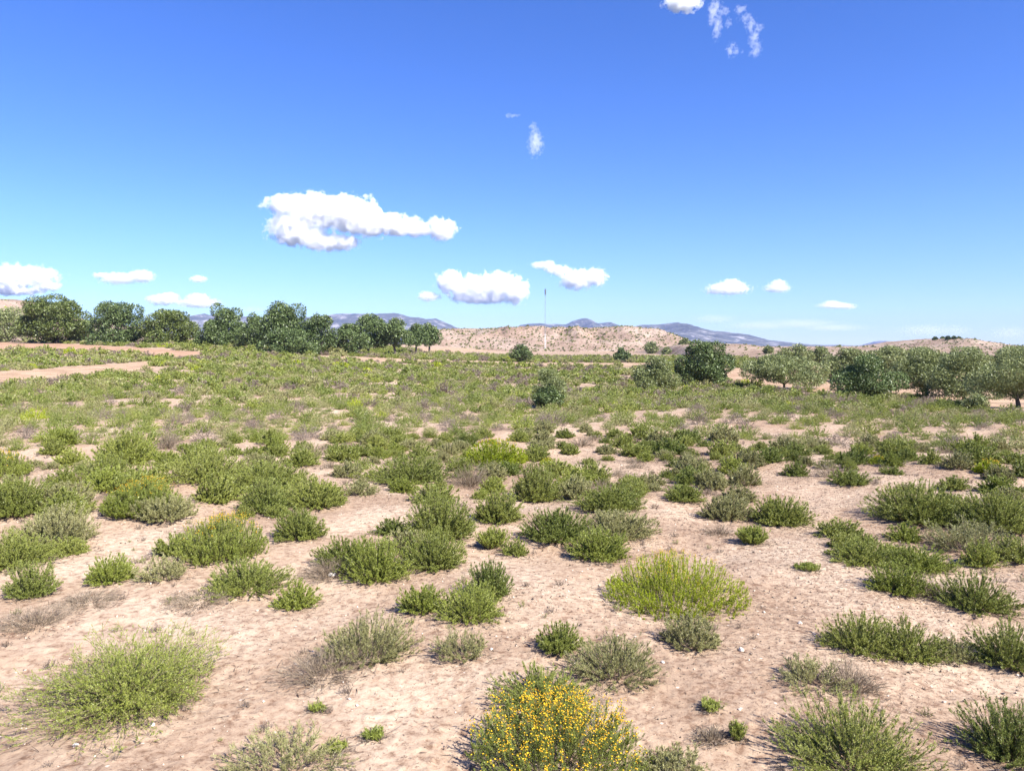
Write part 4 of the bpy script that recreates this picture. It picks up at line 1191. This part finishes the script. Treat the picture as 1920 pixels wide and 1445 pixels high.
def vnoise3(P, seed):
    I = np.floor(P).astype(np.int64); Fq = P - I; Fq = Fq * Fq * (3 - 2 * Fq)
    out = 0
    for dx in (0, 1):
        for dy in (0, 1):
            for dz in (0, 1):
                w = (Fq[:, 0] if dx else 1 - Fq[:, 0]) * (Fq[:, 1] if dy else 1 - Fq[:, 1]) * (Fq[:, 2] if dz else 1 - Fq[:, 2])
                out = out + w * _h3(I[:, 0] + dx, I[:, 1] + dy, I[:, 2] + dz, seed)
    return out

def cloud(blobs, label, wisp=False, vox=None, D=CD, seed=0):
    """blobs: (px, py, rx, ry) pixels of the photograph, built at the cloud's real distance"""
    s = D / FPX
    bm = bmesh.new()
    cx = sum(b[0] for b in blobs) / len(blobs); cyy = sum(b[1] for b in blobs) / len(blobs)
    v0 = ray(cx, cyy) * D
    thick = max(b[3] for b in blobs) * s
    centres, radii = [], []
    KX = 1.75 if wisp else 1.42
    for px, py, rx, ry in blobs:
        if wisp: rx *= 1.25; ry *= 1.25
        w = ray(px, py) * D - v0
        c = (w.x, 0.0, w.z); r_ = (rx * s, max(ry * 1.1, rx * .28) * s, ry * s)
        centres.append(c); radii.append(r_)
        g = bmesh.ops.create_icosphere(bm, subdivisions=3, radius=1)
        for vv in g['verts']:
            vv.co = Vector((c[0] + vv.co.x * r_[0] * KX, c[1] + vv.co.y * r_[1] * KX, c[2] + vv.co.z * r_[2] * KX))
    me = bpy.data.meshes.new('cloud'); bm.to_mesh(me); bm.free()
    o = bpy.data.objects.new('cloud', me); COL.objects.link(o)
    o.location = (v0.x, v0.y, EYE + v0.z)
    rm = o.modifiers.new('r', 'REMESH'); rm.mode = 'VOXEL'; rm.voxel_size = max(12.0, thick / 9)
    dg = bpy.context.evaluated_depsgraph_get()
    nm = bpy.data.meshes.new_from_object(o.evaluated_get(dg))
    o.modifiers.clear(); o.data = nm; bpy.data.meshes.remove(me)
    nm.materials.clear(); nm.materials.append(cloud_mat(centres, radii, thick, 0.0026 if wisp else 0.024, int(blobs[0][0]) % 97, 5.5 if wisp else 2.3))
    nm.name = 'cloud'
    tag(o, label, 'cloud')
    return o
cloud([(535, 383, 40, 20), (592, 395, 70, 31), (655, 402, 60, 34), (550, 420, 42, 24), (560, 440, 55, 22), (620, 455, 58, 17), (700, 420, 50, 24), (755, 424, 45, 20), (735, 408, 22, 12), (790, 430, 28, 14), (828, 430, 28, 21)], 'largest bright white cloud, long with a ragged flat base, left of centre')
cloud([(845, 528, 26, 22), (880, 540, 45, 24), (930, 537, 45, 26), (965, 545, 26, 26), (805, 556, 24, 10), (900, 560, 60, 10)], 'second largest white cloud low over the pink hill')
cloud([(1020, 497, 24, 8), (1048, 507, 24, 11), (1080, 524, 30, 19), (1115, 520, 23, 17)], 'slanting white cloud right of the mast with a thin left tail')
cloud([(1366, 541, 42, 12), (1372, 533, 22, 10), (1340, 546, 20, 6)], 'flat based small cloud, left of a pair at the right')
cloud([(1457, 540, 25, 9), (1460, 532, 16, 8)], 'compact small cloud, right of the pair')
cloud([(1568, 573, 36, 6), (1560, 569, 18, 6), (1590, 576, 18, 4)], 'thin flat cloud above the olive grove')
cloud([(55, 518, 55, 20), (15, 522, 40, 26), (85, 536, 30, 10), (30, 545, 60, 9)], 'large soft cloud cut by the left edge')
cloud([(225, 522, 40, 11), (265, 518, 24, 12), (190, 516, 18, 6)], 'ragged cloud above the dark three-topped oak')
cloud([(372, 523, 17, 7)], 'tiny cloud above the pair of small clouds')
cloud([(305, 562, 32, 11), (318, 555, 18, 7)], 'left small cloud above the yellowish oak')
cloud([(372, 568, 42, 10), (372, 558, 22, 9)], 'right small cloud above the yellowish oak')
cloud([(476, 580, 20, 4)], 'faint sliver of cloud behind the oak tops', wisp=True)
cloud([(1280, 4, 34, 18)], 'white cloud cut by the top edge')
cloud([(1338, 22, 5, 16), (1345, 50, 4, 14), (1342, 12, 9, 5), (1358, 22, 8, 5), (1388, 18, 8, 6), (1398, 34, 9, 6), (1408, 48, 6, 9), (1420, 52, 8, 5), (1371, 94, 6, 8), (1382, 98, 8, 4), (1414, 72, 5, 12), (1419, 92, 5, 10), (1412, 100, 6, 4), (1366, 44, 4, 5)], 'broken wisps of cloud near the top edge', wisp=True, vox=22)
cloud([(1004, 268, 9, 15), (1000, 240, 5, 6), (960, 218, 9, 3)], 'tiny wisp high in the centre of the sky', wisp=True, vox=18)
cloud([(1430, 610, 45, 6), (1500, 607, 50, 6), (1560, 614, 45, 5), (1400, 611, 15, 5)], 'faint long cloud bank above the right mountain', wisp=True)
cloud([(1740, 620, 40, 8), (1790, 620, 22, 7)], 'pale cloud above the knoll', wisp=True)
cloud([(1893, 624, 26, 8)], 'pale cloud at the right edge beside the knoll', wisp=True)
cloud([(1340, 598, 28, 6)], 'faint cloud just above the right mountain peak', wisp=True)

# ------------------------------------------------------------------ haze
def haze():
    bm = bmesh.new(); bmesh.ops.create_cube(bm, size=2)
    top = 300.0; bot = -14.0
    for v in bm.verts:
        v.co = Vector((v.co.x * 8200, v.co.y * 8200, top if v.co.z > 0 else bot))
    me = bpy.data.meshes.new('haze'); bm.to_mesh(me); bm.free()
    m, ns, ln = new_mat('haze')
    out = ns.new('ShaderNodeOutputMaterial'); v = ns.new('ShaderNodeVolumePrincipled')
    v.inputs['Color'].default_value = (0.42, 0.55, 1.0, 1); v.inputs['Density'].default_value = 6.5e-5; v.inputs['Anisotropy'].default_value = 0.1
    ln.new(v.outputs[0], out.inputs['Volume'])
    me.materials.append(m)
    tag(link('haze', me), 'thin blue haze over the far land', 'haze', kind='stuff')
haze()
print('shrubs in the middle', len(mids), 'green', n_sh, 'objects', len(bpy.data.objects))
